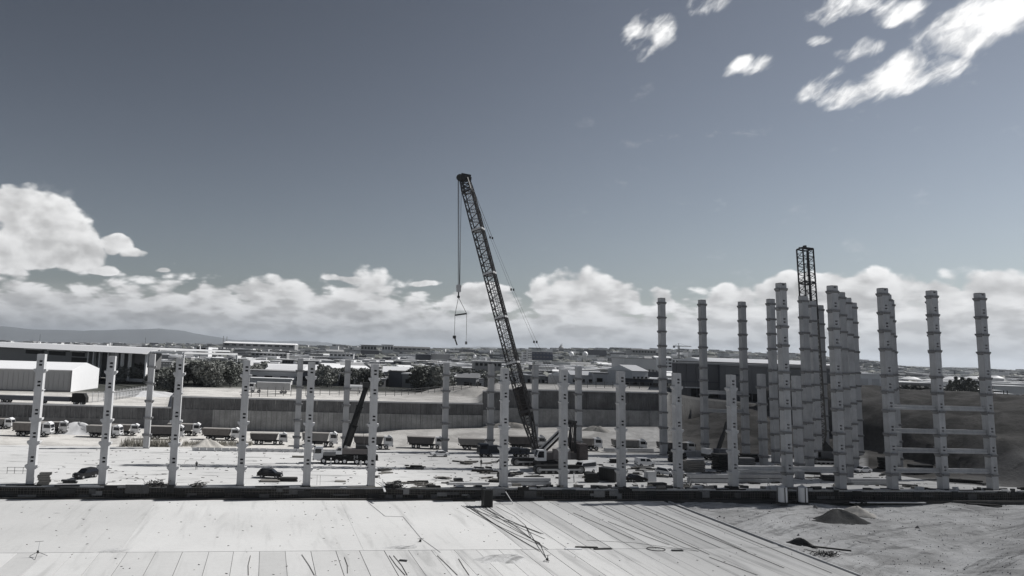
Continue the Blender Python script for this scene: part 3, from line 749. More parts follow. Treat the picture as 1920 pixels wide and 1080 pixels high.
for i, (px, lb) in enumerate(((1467, 'white cylindrical tank at the foot of the wall, left one of the pair'), (1505, 'white cylindrical tank at the foot of the wall, right one of the pair'))):
    t = thing('storage_tank', lb, 'tank', at(px, 944, NZ), .2, 'pair of white tanks')
    m = MB(); m.tube((0, 0, .35), (0, 0, 3.1), .95, 20); m.build('shell', WHITE, t, smooth=False)
    m = MB(); m.tube((0, 0, 3.1), (0, 0, 3.4), .95, 20, 0, .35); m.tube((0, 0, 3.4), (0, 0, 3.62), .25, 10); m.build('lid', PALEC, t)
    m = MB(); m.tube((0, 0, 0), (0, 0, .35), 1.1, 20); m.build('base', STEEL, t)
    for a in (PI*.98, -PI/2-.15, -PI/2+.9, 0, PI/2):
        m = MB(); m.bar((math.cos(a)*1.02, math.sin(a)*1.02, .3), (math.cos(a)*1.02, math.sin(a)*1.02, 3.15), .12); m.build('frame_post', STEEL, t)

# low-loader with dark load
def lowloader():
    p = at(938, 857); t = thing('low_loader_lorry', 'long dark blue low-loader lorry parked left of the crawler crane', 'lorry', p, TH+.02)
    c = truck_cab(t, -5.9+.0, -3.6, 1.22, .8, 3.2, NAVY, False)
    c.rotation_euler.z = PI; c.location = (-9.3, 0, 0)
    add_wheels(t, (-4.6, -2.9, 4.2, 5.4, 6.6), 1.05, .5, .45)
    m = MB(); m.box((1.0, 0, 1.15), (13.2, 2.5, .35)); m.build('trailer_deck', NAVY, t)
    for i, (x, l, h) in enumerate(((-2.2, 3.2, 1.5), (2.4, 4.6, 1.0), (6.1, 2.4, .8))):
        m = MB(); m.box((x, 0, 1.35+h/2), (l, 2.2, h)); m.build('ballast_load', mat('ballast_dark', (.02, .024, .032), .6, .4), t)
    for i in range(6):
        m = MB(); m.bar((-3+i*1.9, -1.27, 1.3), (-3+i*1.9, -1.27, 2.2), .08); m.build('stake', STEEL, t)
lowloader()

# ------------------------------------------------------------------ five-axle mobile crane
def telecrane():
    c = at(648, 869); t = thing('mobile_crane', 'five-axle telescopic mobile crane with dark raised boom', 'mobile crane', c, TH-.08)
    add_wheels(t, (4.9, 2.0, .3, -2.0-.4, -4.6), 1.3, .66, .5)
    for ch in t.children:
        for rim in ch.children: rim.data.materials[0] = WHITE
    # crane faces left: build facing -x
    for ch in list(t.children): ch.location.x *= -1
    m = MB(); m.box((0, 0, 1.45), (14.2, 2.3, 1.1)); m.box((0, 0, .85), (12.8, 1.6, .5)); m.build('carrier', mat('carrier_black', .012, .6, .2, spec=.2), t)
    m = MB(); m.box((-5.0+.9, 0, 2.05), (3.6, 2.4, .55)); m.build('carrier_deck', MIDG, t)
    cab = truck_cab(t, -1.0, 1.1, 1.3, 0, 2.7, WHITE, False); cab.rotation_euler.z = PI; cab.location = (-6.1, 0, .8)
    m = MB(); m.tube((-.2, 0, 1.75), (-.2, 0, 2.1), 1.2, 20); m.build('slew_ring', STEEL, t)
    m = MB(); m.box((1.6, 0, 2.75), (6.0, 2.4, 1.1)); m.build('superstructure', mat('crane_body_grey', (.16, .145, .14), .5, .2), t)
    m = MB(); m.box((5.6, 0, 2.6), (1.9, 2.5, 1.5)); m.build('counterweight', MIDG, t)
    m = MB(); m.side([(-2.3, 2.1), (-.9, 2.1), (-.9, 3.6), (-1.7, 3.7), (-2.3, 3.0)], -1.35, -.45); oc = m.build('operator_cab', WHITE, t)
    m = MB(); m.side([(-2.2, 2.9), (-1.1, 2.9), (-1.1, 3.45), (-1.7, 3.5)], -1.38, -1.34); m.build('side_window', GLASS, oc)
    m = MB(); m.box((3.4, -.2, 3.7), (2.6, 1.2, .8)); m.tube((5.3, -.8, 3.75), (5.3, .8, 3.75), .5, 12); m.build('winch', STEEL, t)
    f = Vector((1.6, 0, 3.6)); 
    Rz = Matrix.Rotation(TH-.08, 4, 'Z'); Ri = Rz.inverted()
    tipw = at(686, 727, Y=c.y+2.5); tip = Ri @ (tipw-c); fw_ = at(650, 836, Y=c.y); f = Ri @ (fw_-c)
    d = (tip-f)
    sec = [(0, .36, 1.15), (.34, .68, .95), (.66, 1.0, .76)]
    for a, b, w in sec:
        m = MB(); m.bar(f+d*a, f+d*b, w, w*1.15); m.bar(f+d*(b-.012), f+d*b, w*1.25, w*1.4); m.build('boom_section', mat('boom_black', .01, .6, .2, spec=.2), t)
    m = MB(); u = d.normalized(); m.box(tip+u*.6+Vector((-.2, 0, 0)), (1.5, 1.0, 1.3)); m.tube(tip+u*1.2+Vector((.8, -.4, 0)), tip+u*1.2+Vector((.8, .4, 0)), .45, 12); m.build('boom_head', STEEL, t)
    m = MB(); m.tube((-1.0+f.x*.2, 0, 2.6), f+d*.38+Vector((-.4, 0, 0)), .22, 8); m.build('luffing_cylinder', STEEL, t)
    m = MB(); h = tip+u*1.2+Vector((1.2, 0, 0)); m.tube(h, h+Vector((0, 0, -1.8)), .03, 4); m.tube((4.1, -.6, 3.2), f+d*.62+Vector((.7, 0, 0)), .05, 4); m.build('hoist_rope', ROPE, t)
    m = MB(); m.box(h+Vector((0, 0, -2.6)), (.55, .4, 1.7)); m.build('hook_block', STEEL, t)
    for sx in (-3.6, 5.6):
        for sg in (-1, 1):
            m = MB(); m.bar((sx+.3, sg*1.2, 1.2), (sx+.3, sg*3.0, 1.2), .3); m.bar((sx+.3, sg*3.0, .1), (sx+.3, sg*3.0, 1.3), .2); m.box((sx+.3, sg*3.0, .08), (.7, .7, .12)); m.build('outrigger', CRANEL, t)
    m = MB(); m.bar((1.8, -1.42, .5), (1.8, -1.42, 2.0), .08); m.bar((2.5, -1.42, .5), (2.5, -1.42, 2.0), .08)
    for i in range(5): m.bar((1.8, -1.42, .6+i*.3), (2.5, -1.42, .6+i*.3), .06)
    m.build('ladder', CRANEL, t)
telecrane()

# ------------------------------------------------------------------ lattice crawler cranes
def lattice(m, a, b, ux, uy, wa, wb, ha, hb, pitch=3.0, r=.13, rb=.06):
    """box lattice from a to b with chord spacing w (along ux) and h (along uy)"""
    a, b = Vector(a), Vector(b); L = (b-a).length; n = max(1, round(L/pitch))
    def cor(k):
        c = a+(b-a)*k; w = (wa+(wb-wa)*k)/2; h = (ha+(hb-ha)*k)/2
        return [c-ux*w-uy*h, c+ux*w-uy*h, c+ux*w+uy*h, c-ux*w+uy*h]
    C = [cor(i/n) for i in range(n+1)]
    for j in range(4): m.bar(C[0][j], C[n][j], r*2, r*2)
    for i in range(n):
        for j in range(4):
            k = (j+1) % 4; p = (C[i][j]+C[i+1][j])/2; 
            q = (C[i][k]+C[i+1][k])/2
            m.bar(C[i][j], q, rb*2); m.bar(q, C[i+1][j], rb*2); m.bar(C[i][j], C[i][k], rb*1.6)
    for j in range(4): m.bar(C[n][j], C[n][(j+1) % 4], r*2)
def track(root, x0, y0, L, H, Wd):
    m = MB(); pts = []; R = H/2; n = 10
    for i in range(n+1): a = -PI/2+PI*i/n; pts.append((L/2-R+R*math.cos(a), R+R*math.sin(a)))
    for i in range(n+1): a = PI/2+PI*i/n; pts.append((-L/2+R+R*math.cos(a), R+R*math.sin(a)))
    m.side(pts, -Wd/2+.05, Wd/2-.05); o = m.build('crawler_track', RUBBER, root, loc=(x0, y0, 0))
    per = []; 
    k = 0
    for i in range(len(pts)):
        p, q = Vector((*pts[i], 0)), Vector((*pts[(i+1) % len(pts)], 0)); l = (q-p).length; nn = max(1, int(l/.45))
        for j in range(nn): per.append((p+(q-p)*(j+.5)/nn, math.atan2((q-p).y, (q-p).x)))
    sm = MB(); sm.box((0, 0, 0), (.36, Wd, .1)); sme = sm.mesh('track_shoe', STEEL)
    for p, a in per:
        s = obj('track_shoe', sme, o, (p.x, 0, p.y)); s.rotation_euler = (0, -a, 0)
    for i in range(7):
        r = MB(); r.tube((0, -Wd/2-.02, 0), (0, Wd/2+.02, 0), .28 if 0 < i < 6 else R*.7, 12); r.build('roller', MIDG, o, loc=(-L/2+R+(L-2*R)*i/6, 0, .42 if 0 < i < 6 else R))
    r = MB(); r.box((0, 0, R*1.05), (L-2*R, Wd+.1, .35)); r.build('track_frame', CRANEL, o)
    return o
def crawler():
    far = at(1004, 873); near = at(1048, 888)
    c = (far+near)/2; rz = PI+.22
    t = thing('crawler_crane', 'very tall crawler crane with long dark lattice boom leaning left and hook hanging', 'crawler crane', c, rz)
    Ri = Matrix.Rotation(-rz, 4, 'Z')
    def L(w): return Ri @ (w-c)
    for w in (far, near): q = L(w); track(t, q.x, q.y, 11.5, 1.75, 1.35)
    m = MB(); m.box((0, 0, 1.1), (3.6, 7.0, .8)); m.box((0, 0, 1.5), (4.4, 3.4, .8)); m.tube((0, 0, 1.8), (0, 0, 2.3), 1.6, 20); m.build('carbody', CRANEM, t)
    m = MB(); m.box((-2.2, 0, 3.1), (8.6, 3.2, 1.5)); m.build('superstructure', mat('crane_house_grey', (.14, .128, .125), .6, .2), t)
    m = MB(); m.box((-2.8, 1.5, 3.6), (4.2, .5, 2.2)); m.build('engine_cover', mat('crane_house_pale', (.22, .2, .195), .6, .2), t)
    q = L(at(1008, 862, z=2.6)); 
    m = MB(); m.side([(1.5, 2.3), (3.6, 2.3), (3.75, 3.4), (3.3, 4.6), (1.5, 4.6)], 1.5, 3.1); cab = m.build('operator_cab', WHITE, t)
    for y in (1.47, 3.13):
        m = MB(); m.side([(2.1, 3.0), (3.5, 3.0), (3.6, 3.5), (3.25, 4.35), (2.1, 4.35)], y-.03, y+.03); m.build('side_window', GLASS, cab)
    m = MB(); m.add([(3.63, 1.7, 2.8), (3.63, 2.9, 2.8), (3.8, 2.9, 3.4), (3.8, 1.7, 3.4), (3.36, 2.9, 4.5), (3.36, 1.7, 4.5)], [(0, 1, 2, 3), (3, 2, 4, 5)]); m.build('windscreen', GLASS, cab)
    for k in range(7):
        m = MB(); m.box((-7.6, 0, 2.5+k*.52), (2.1, 5.4 if k < 2 else 1.9, .48)); 
        if k >= 2: m = MB(); m.box((-7.6, 1.75, 2.5+k*.52), (2.1, 1.9, .48)); m.box((-7.6, -1.75, 2.5+k*.52), (2.1, 1.9, .48))
        m.build('counterweight_slab', CWT, t)
    # boom
    foot = Vector((3.0, 0, 3.2)); wf = Matrix.Rotation(rz, 4, 'Z') @ foot + c
    wf = at(1004, 842, Y=wf.y); foot = L(wf)
    tipw = at(872, 338, Y=wf.y+9); tip = L(tipw)
    ax = (tip-foot).normalized(); side = Ri @ Vector((.42, .9, 0)); side = (side-ax*side.dot(ax)).normalized(); up = ax.cross(side).normalized()
    W_, H_ = 2.55, 2.3; Lb = (tip-foot).length
    ks = [0, .13, .3, .465, .63, .8, .955]
    for i in range(6):
        a, b = foot+(tip-foot)*ks[i], foot+(tip-foot)*(ks[i+1]-.004)
        m = MB()
        if i == 0: lattice(m, a, b, side, up, 1.9, W_, .5, H_, 2.1, .16, .07)
        else: lattice(m, a, b, side, up, W_, W_, H_, H_, 2.3, .12, .06)
        m.build('boom_section', CRANEM, t)
        # white joint frames
        if i in (1, 2, 3, 4, 5):
            j = MB(); c0 = a
            P4 = [c0-side*W_/2-up*H_/2, c0+side*W_/2-up*H_/2, c0+side*W_/2+up*H_/2, c0-side*W_/2+up*H_/2]
            for q in range(4): j.bar(P4[q], P4[(q+1) % 4], .42, .42)
            j.build('joint_frame', CRANEL if i != 1 else CRANEM, t)
    m = MB(); a_, b_ = foot+ax*7.5, foot+ax*14.0; m.bar(a_, b_, 1.7, 2.0); m.build('boom_winch_cover', mat('winch_cover', (.035, .03, .028), .8, .4, 1.0), t)
    # maintenance walkway and inner pendant bars along the boom
    m = MB(); m.bar(foot+ax*6-up*1.0, tip-ax*3-up*1.0, 1.0, .16); m.build('boom_walkway', CRANEM, t)
    for sg in (-.25, .45):
        m = MB(); m.bar(foot+ax*9+side*W_*sg, tip-ax*3+side*W_*sg, .16); m.build('stowed_pendant_bar', DWHITE, t)
    m = MB(); lattice(m, foot+(tip-foot)*.955, tip+ax*.2, side, up, W_, 1.7, H_, 1.9, 1.0, .15, .08)
    e = tip+ax*.6; m.box(e, (2.6, 2.0, 1.3)); h = MB()
    left = (Ri @ Vector((-1, 0, 0)))
    for k in range(-2, 3): h.tube(e+left*1.0+up*0+side*(k*.28-.08), e+left*1.0+side*(k*.28+.08), .85, 14)
    h.bar(e-left*.2, e-left*1.7+Vector((0, 0, -.2)), .6, .8); h.bar(e-left*1.6+Vector((0, 0, .6)), e+left*.8+Vector((0, 0, 1.0)), .3, .5)
    m.build('boom_head', CRANEM, t); h.build('sheave_set', STEEL, t)
    # hoist ropes to hook block
    top = e+left*1.6; hb = L(at(860, 541, Y=tipw.y-1))
    for k in (-1, 0, 1):
        m = MB(); m.tube(e+left*(1.5+.22*k)+side*k*.3, hb+left*.15*k+Vector((0, 0, .9)), .045, 4); m.tube(e+left*(.75+.1*k)+side*k*.3, hb-left*(.25+.05*k)+Vector((0, 0, .9)), .04, 4); m.build('hoist_rope', ROPE, t)
    m = MB(); m.box(hb, (1.0, .5, 1.7)); m.tube(hb+Vector((0, -.3, .4)), hb+Vector((0, .3, .4)), .6, 12); blk = m.build('hook_block', CRANEL, t)
    m = MB(); m.bar(hb+Vector((0, 0, -.85)), hb+Vector((0, 0, -1.9)), .25); m.box(hb+Vector((0, 0, -2.0)), (.6, .3, .5)); m.build('hook', STEEL, blk)
    s1, s2 = L(at(853, 591, Y=tipw.y-1)), L(at(875, 588, Y=tipw.y-1)); hk = hb+Vector((0, 0, -2.1))
    m = MB(); m.bar(s1, s2, .35, .35); m.build('spreader_bar', STEEL, t)
    for q in (s1, s2):
        m = MB(); m.tube(hk, q, .06, 4); m.build('sling', ROPE, t)
    e1, e2 = L(at(852, 632, Y=tipw.y-1)), L(at(874.5, 628, Y=tipw.y-1))
    m = MB(); m.tube(s1, e1, .05, 4); m.build('sling', ROPE, t)
    m = MB(); m.tube(s2, e2, .05, 4); m.build('sling', ROPE, t)
    m = MB(); m.bar(e1, e1+(L(at(857, 647, Y=tipw.y-1))-e1), .3); m.box(e1, (.7, .4, .7)); m.build('lifting_clamp', STEEL, t)
    e3 = L(at(874, 643, Y=tipw.y-1)); m = MB(); m.tube(e2, e3, .05, 4); m.box(e3, (.45, .3, .7)); m.build('lifting_clamp', MIDG, t)
    # gantry
    gt = L(at(1074, 790, Y=wf.y)); 
    for sg in (-1, 1):
        yy = Vector((0, sg*1.2, 0))
        m = MB(); m.bar(Vector((1.5, 0, 3.6))+yy, gt+yy, .42, .42); m.build('gantry_strut', CRANEM, t)
        m = MB(); m.bar(Vector((-6.2, 0, 3.6))+yy, gt+yy+Vector((0, 0, 0)), .4, .4); m.build('gantry_leg', CRANEM, t)
        m = MB(); m.bar(Vector((2.4, 0, 3.4))+yy*.8, gt+yy*.8+Vector((1.6, 0, -.9)), .26, .26); m.build('gantry_brace', DWHITE, t)
    for k in (-.9, -.3, .3, .9):
        m = MB(); m.bar(gt+Vector((0, k, 0)), Vector((-5.4-.2*k, k, 3.7)), .14); m.build('luffing_rope', CRANEM, t)
    m = MB(); m.bar(gt+Vector((0, -1.6, 0)), gt+Vector((0, 1.6, 0)), .5, .5); m.build('gantry_head', STEEL, t)
    for sg in (-1, 1):
        a = tip-left*1.0+side*sg*.9; b = gt+Vector((0, sg*.9, .3)); prev = a
        for k in (.23, .44, .66, 1.0):
            q = a+(b-a)*k+Vector((0, 0, -2.2*math.sin(PI*k)))
            m = MB(); m.tube(prev, q, .024 if k > .3 else .05, 4); pb = m.build('pendant', ROPE, t)
            if k < 1: m = MB(); m.box(q, (.36, .14, .55)); m.build('pendant_link', STEEL, pb)
            prev = q
crawler()
def backcrane():
    b = at(1543, 868); tw = at(1509, 466, Y=b.y+8)
    t = thing('lattice_crane', 'second crawler crane with upright lattice boom rising behind the tall columns', 'crawler crane', b, 0)
    m = MB(); foot = Vector((-1.0, 0, 2.0)); tip = tw-b
    ax = (tip-foot).normalized(); side = Vector((1, .12, 0)); side = (side-ax*side.dot(ax)).normalized(); up = ax.cross(side).normalized()
    ks = [0, .1, .28, .46, .64, .825, 1.0]
    for i in range(6):
        m = MB(); a, c = foot+(tip-foot)*ks[i], foot+(tip-foot)*(ks[i+1]-.003)
        wa, ha = (1.6, .6) if i == 0 else (3.1, 2.6)
        lattice(m, a, c, side, up, wa, 3.1, ha, 2.6, 2.4, .15, .06)
        lm = MB(); 
        if i: m.bar(a+up*-1.3, c+up*-1.3, .26)
        m.build('boom_section', CRANEM if i > 3 else mat('tan_lattice_paint', (.13, .125, .115), .7, .4, 1.0), t)  # lower sections in a paler tan, upper ones in the dark crane colour
    m = MB(); m.bar(tip-side*1.7, tip+side*1.7, .4); m.box(tip+Vector((0, 0, .4)), (.5, 1.0, .9)); m.build('boom_head', CRANEM, t)
    for k in (-.5, .5):
        m = MB(); m.tube(tip+side*k, tip+Vector((k, 1.0, -40)), .05, 4); m.build('hoist_rope', ROPE, t)
    track(t, 0, -2.8, 8.5, 1.4, 1.1); track(t, 0, 2.8, 8.5, 1.4, 1.1)
    m = MB(); m.box((1.2, 0, 2.3), (6.4, 3.0, 1.7)); m.build('superstructure', SHEDD, t)
    m = MB(); m.side([(-1.2, 1.6), (3.9, 1.6), (.2, 5.6)], -1.4, -1.0); m.side([(-1.2, 1.6), (3.9, 1.6), (.2, 5.6)], 1.0, 1.4); m.build('gantry_frame', STEEL, t)
    m = MB(); m.side([(-2.6, 1.6), (-1.3, 1.6), (-1.3, 3.2), (-2.2, 3.2)], -1.5, -.3); m.build('operator_cab', DWHITE, t)
backcrane()
def smallcrane():
    c = at(1345, 862); t = thing('small_mobile_crane', 'small dark telescopic crane in the shade left of the eleventh short column', 'mobile crane', c, TH+.2)
    add_wheels(t, (-2.6, -1.2, 2.4), 1.1, .55, .4)
    m = MB(); m.box((0, 0, 1.2), (8.4, 2.3, .7)); m.build('carrier', STEEL, t)
    m = MB(); m.box((1.2, 0, 2.2), (3.0, 2.0, 1.2)); m.build('superstructure', WALLD, t)
    m = MB(); m.box((-3.4, .0, 2.0), (1.5, 2.2, 1.8)); m.build('cab', DWHITE, t)
    tip = at(1368, 792, Y=c.y)-c
    m = MB(); m.bar((.4, 0, 2.6), tip*.55+Vector((.2, 0, 1)), .75); m.bar(tip*.5+Vector((.2, 0, 1)), tip, .5); m.build('boom_section', STEEL, t)
    m = MB(); m.tube((.9, 0, 2.0), tip*.4+Vector((.2, 0, 1)), .16, 6); m.build('luffing_cylinder', CRANEL, t)
smallcrane()

# ------------------------------------------------------------------ retaining wall
def retwall():
    root = thing('retaining_wall', 'long stained concrete retaining wall of panels behind the dump trucks', 'wall', (0, 0, 0))
    segs = []
    px = -420.0
    pm = {}
    while px < 1238:
        w = 38 if px < 1200 else 24
        Ya, Yb = interp(WALLPX, px), interp(WALLPX, px+w)
        xa, xb = (px-CX)/F*Ya, (px+w-CX)/F*Yb
        z1 = interp(ZTOP, px+w/2)
        if 345 < px+w/2 < 356: z1 = 9.3
        z0 = -.3
        A, B = Vector((xa, Ya-.35, 0)), Vector((xb, Yb-.35, 0)); d = (B-A); L = d.length; d.normalize(); n = Vector((d.y, -d.x, 0))
        big = z1 > 12
        m = MB(); zs = z1-(3.4 if not big else 5.6)
        def slab(a, b, za, zb, th): 
            p, q = A+d*a, A+d*b
            m.prism([(p-n*.0).to_tuple()[:2], (q-n*.0).to_tuple()[:2], (q+n*th).to_tuple()[:2], (p+n*th).to_tuple()[:2]], za, zb)
        slab(.03, L-.03, z0, z1-.02, .45); m.build('wall_panel', RETW, root)
        m = MB(); slab(.02, L-.02, z0, zs, .75+(.5 if big else 0)); m.build('lower_wall_panel', RETL if (big or px > 380) else RETW, root)
        m = MB(); slab(0, L+.02, z1-.02, z1+.4, .8); m.build('capping_beam', PALEC, root)
        m = MB(); k = 0.6
        while k < L:
            p = A+d*k+n*.48; m.tube((p.x, p.y, z0), (p.x, p.y, z1-.1), .3, 6); k += 1.55
        m.build('pile', RETW, root)
        px += w
retwall()
# pale dirt wedge on the wall, behind the middle columns
def wedge(name, label, cat, pts, mtl, jitter=.25, kind=None):
    """heap: outline of (x,y,z) base and a ridge"""
    pass
def heap(name, label, px, py, rx, ry, h, mtl, z=0.0, seed=0, rz=0.0, cat='heap'):
    rnd = random.Random(seed); p = at(px, py, z); p.z = z
    m = MB(); n, k = 34, 9; vs = []
    for j in range(k+1):
        r = j/k
        for i in range(n):
            a = 2*PI*i/n; w = 1+.18*math.sin(3*a+seed)+.09*math.sin(7*a+seed*2)
            hh = h*(.5+.5*math.cos(PI*min(1, r*1.02)))*(1+.3*math.sin(3*a+seed)*r+.2*math.sin(5*a+2*seed)*r)+rnd.uniform(-.06, .06)*h
            vs.append((rx*r*w*math.cos(a), ry*r*w*math.sin(a), hh if j < k else -.25))
    fs = [(j*n+i, j*n+(i+1) % n, (j+1)*n+(i+1) % n, (j+1)*n+i) for j in range(k) for i in range(n)]
    m.add(vs, fs); o = m.build(name, mtl, None, True, p, rz); tag(o, label, cat); return o
heap('gravel_heap', 'dark gravel heap on the dirt right of the slab edge', 1572, 978, 5.6, 3.2, 2.1, GRAVEL, -2.35, 3, TH)
heap('rubble_heap', 'pale sand heap just behind the dark gravel heap', 1606, 962, 3.6, 2.4, 1.2, RUBBLE, -2.35, 5)
heap('sand_heap', 'light sand heap in front of the dump trucks, left of the fourth front column', 388, 836, 4.2, 3.5, 1.7, RUBBLE, 0, 8)
heap('chalk_heap', 'big chalky heap beside the trucks right of the first front column', 145, 812, 9, 5, 2.9, mat('chalk', .56, .9, .2, .6, .6, 2), 0, 9)
heap('soil_heap', 'brown soil heap behind the trucks, right of the ninth short front column', 1215, 815, 8.5, 6, 4.2, SOIL, .4, 10)
heap('rubble_bank', 'rough pale rubble bank at the wall foot behind the seventh column', 960, 812, 15, 4, 3.2, mat('rubble_bank', (.38, .36, .33), .9, .5, .7, .9, 2), .8, 17)
heap('chalk_mound', 'pale rubble mound at the foot of the high wall right of the crawler crane', 1120, 818, 9, 5, 3.0, mat('chalk_dim', (.36, .345, .32), .9, .3, .6, .6, 2), 1.0, 11)
heap('ridge_mound', 'long bright earth bank on top of the wall between the sixth and seventh columns', 880, 742, 22, 8, 3.6, mat('chalk_warm', (.52, .5, .47), .9, .4, .5, .9, 2), 9.2, 12, .1)
heap('ridge_mound', 'low bright earth bank on the wall top left of the third column', 275, 742, 16, 7, 1.8, MATS['chalk'], 6.0, 13, .05)
heap('dark_tarp_heap', 'dark heap of tarpaulin beside the diagonal slab edge', 1500, 1020, 2.2, 1.2, .9, mat('tarpaulin', .03, .6, .3), -2.35, 15, -.6)
# brushy thicket growing behind the slab at the second back column
def weeds(label, pxa, pxb, py, h, seed, n=900, z=0.0, d=4):
    rnd = random.Random(seed); m = MB(); 
    for i in range(n):
        p = at(rnd.uniform(pxa, pxb), py, z)+Vector((0, rnd.uniform(0, d), 0)); hh = rnd.uniform(.3, 1)*h; a = rnd.uniform(0, PI)
        w = rnd.uniform(.05, .14); dx_, dy_ = math.cos(a)*w, math.sin(a)*w; lx, ly = rnd.uniform(-.5, .5)*hh*.5, rnd.uniform(-.5, .5)*hh*.5
        m.add([(p.x-dx_, p.y-dy_, z), (p.x+dx_, p.y+dy_, z), (p.x+lx, p.y+ly, z+hh)], [(0, 1, 2)])
    o = m.build('dry_weeds', mat('dry_weeds', (.3, .285, .25), .9, .5, 1.5)); tag(o, label, 'weeds', kind='stuff'); return o
weeds('tall dry weeds growing at the slab edge around the first back-row column', 224, 330, 838, 2.6, 1)
weeds('dry weeds in front of the dump trucks near the third front column', 340, 470, 836, 1.4, 2)
weeds('pale scrub at the foot of the wall behind the trucks', 830, 1000, 800, 2.5, 3, 900, 1.6)
# low pale kerb blocks at the far edge of the slab
m = MB()
for i in range(20):
    p, q = at(360+i*14, 845+.2*i, .0), at(373+i*14, 845+.2*i, .0); m.bar(p+Vector((0, 0, .35)), q+Vector((0, 0, .35)), .5, .8)
o = m.build('block_row', PALEC); tag(o, 'row of pale concrete kerb blocks along the far slab edge, left half', 'kerb')

# ------------------------------------------------------------------ fences on the upper ground
def fence(label, pts, zs, h, step, rails=3, slats=0, mtl=FENCE):
    t = thing('fence', label, 'fence', (0, 0, 0)); P = [at(px, py, z) for (px, py), z in zip(pts, zs)]
    pm = MB(); pm.box((0, 0, h/2), (.18, .18, h)); pme = pm.mesh('fence_post', mtl); d0 = 0
    for a, b in zip(P, P[1:]):
        L = (b-a).length; n = max(1, round(L/step))
        for i in range(n+1): 
            if i == n and b is not P[-1]: continue
            obj('fence_post', pme, t, a+(b-a)*i/n)
        for k in range(rails):
            m = MB(); z = Vector((0, 0, h*(k+.6)/(rails))); m.bar(a+z, b+z, .07, .12); m.build('rail', mtl, t)
        if slats:
            m = MB(); ns = int(L/slats)
            for i in range(ns): q = a+(b-a)*(i+.5)/ns; m.bar(q, q+Vector((0, 0, h*.95)), .06)
            o = m.build('slats', mtl, t); o['kind'] = 'stuff'
fence('post and rail fence on the wall top behind the fifth and sixth front columns', [(455, 745), (600, 741), (740, 743)], [9.3]*3, 3.0, 3.4)
fence('post and rail fence climbing the bright earth bank', [(740, 743), (850, 733), (925, 722)], [9.3, 11, 13.5], 2.4, 3.2)
fence('dark rail fence above the high wall right of the crane boom', [(1085, 727), (1180, 728), (1236, 729)], [14.2]*3, 2.4, 4.2)
fence('pale steel picket fence on the wall top right of the grey shed', [(150, 757), (205, 752), (285, 738)], [6.0, 6.0, 6.2], 3.4, 3.0, 2, .5, mat('galvanised_steel', .42, .5, .1))
fence('dark rail fence along the top of the right-hand embankment', [(1640, 776), (1760, 786), (1930, 799)], [9.2, 9.1, 9.0], 2.8, 6.0, 3, 0, MATS['galvanised_steel'])

# ------------------------------------------------------------------ buildings
def wallbox(t, P, z0, z1, mtl, name='wall'):
    m = MB(); m.prism([(p.x, p.y) for p in P], z0, z1); return m.build(name, mtl, t)
def shed():
    z = 6.0; A, B, C_ = at(-140, 729.5, z), at(131.5, 735, z), at(183, 727, z); Dd = A+(C_-B)
    t = thing('metal_shed', 'long grey metal shed with bright white gable end at the far left', 'building', (0, 0, 0))
    wallbox(t, [A, B, C_, Dd], z-.3, z+8, SHEDG)
    m = MB(); up = Vector((0, 0, 1)); e = 8.04
    ridgeB = (B+C_)/2+up*(10.6-0); ridgeA = (A+Dd)/2+up*10.6
    m.add([B+up*e, C_+up*e, ridgeB, A+up*e, Dd+up*e, ridgeA], [(0, 1, 2), (3, 5, 4), (0, 2, 5, 3), (1, 4, 5, 2), (0, 3, 4, 1)]); m.build('roof', ROOFW, t)
    g = (C_-B).normalized(); n = Vector((g.y, -g.x, 0))*.12
    m = MB(); m.add([B+n, C_+n, C_+n+up*8.0, ridgeB+n-up*.1, B+n+up*8.0], [(0, 1, 2, 3, 4)]); m.add([B+n*.1, C_+n*.1, C_+n*.1+up*8.0, ridgeB+n*.1-up*.1, B+n*.1+up*8.0], [(4, 3, 2, 1, 0)]); m.build('gable_cladding', WHITE, t)
    f = (B-A).normalized(); nf = Vector((f.y, -f.x, 0))
    for i in range(28):
        q = A+f*((B-A).length*(i+.5)/28)+nf*.05; m = MB(); m.bar(q, q+up*7.9, .12, .08); m.build('cladding_seam', SHEDG, t)
    m = MB(); m.bar(B+nf*.12, B+nf*.12+up*8, .3, .3); m.build('corner_post', SHEDD, t)
    m = MB(); m.bar(A+nf*.1+up*.2, B+nf*.1+up*.2, .2, .5); m.build('plinth', SHEDD, t)
    m = MB(); m.bar(A+nf*.25+up*8, B+nf*.25+up*8, .25, .25); m.build('gutter', WHITE, t)
shed()
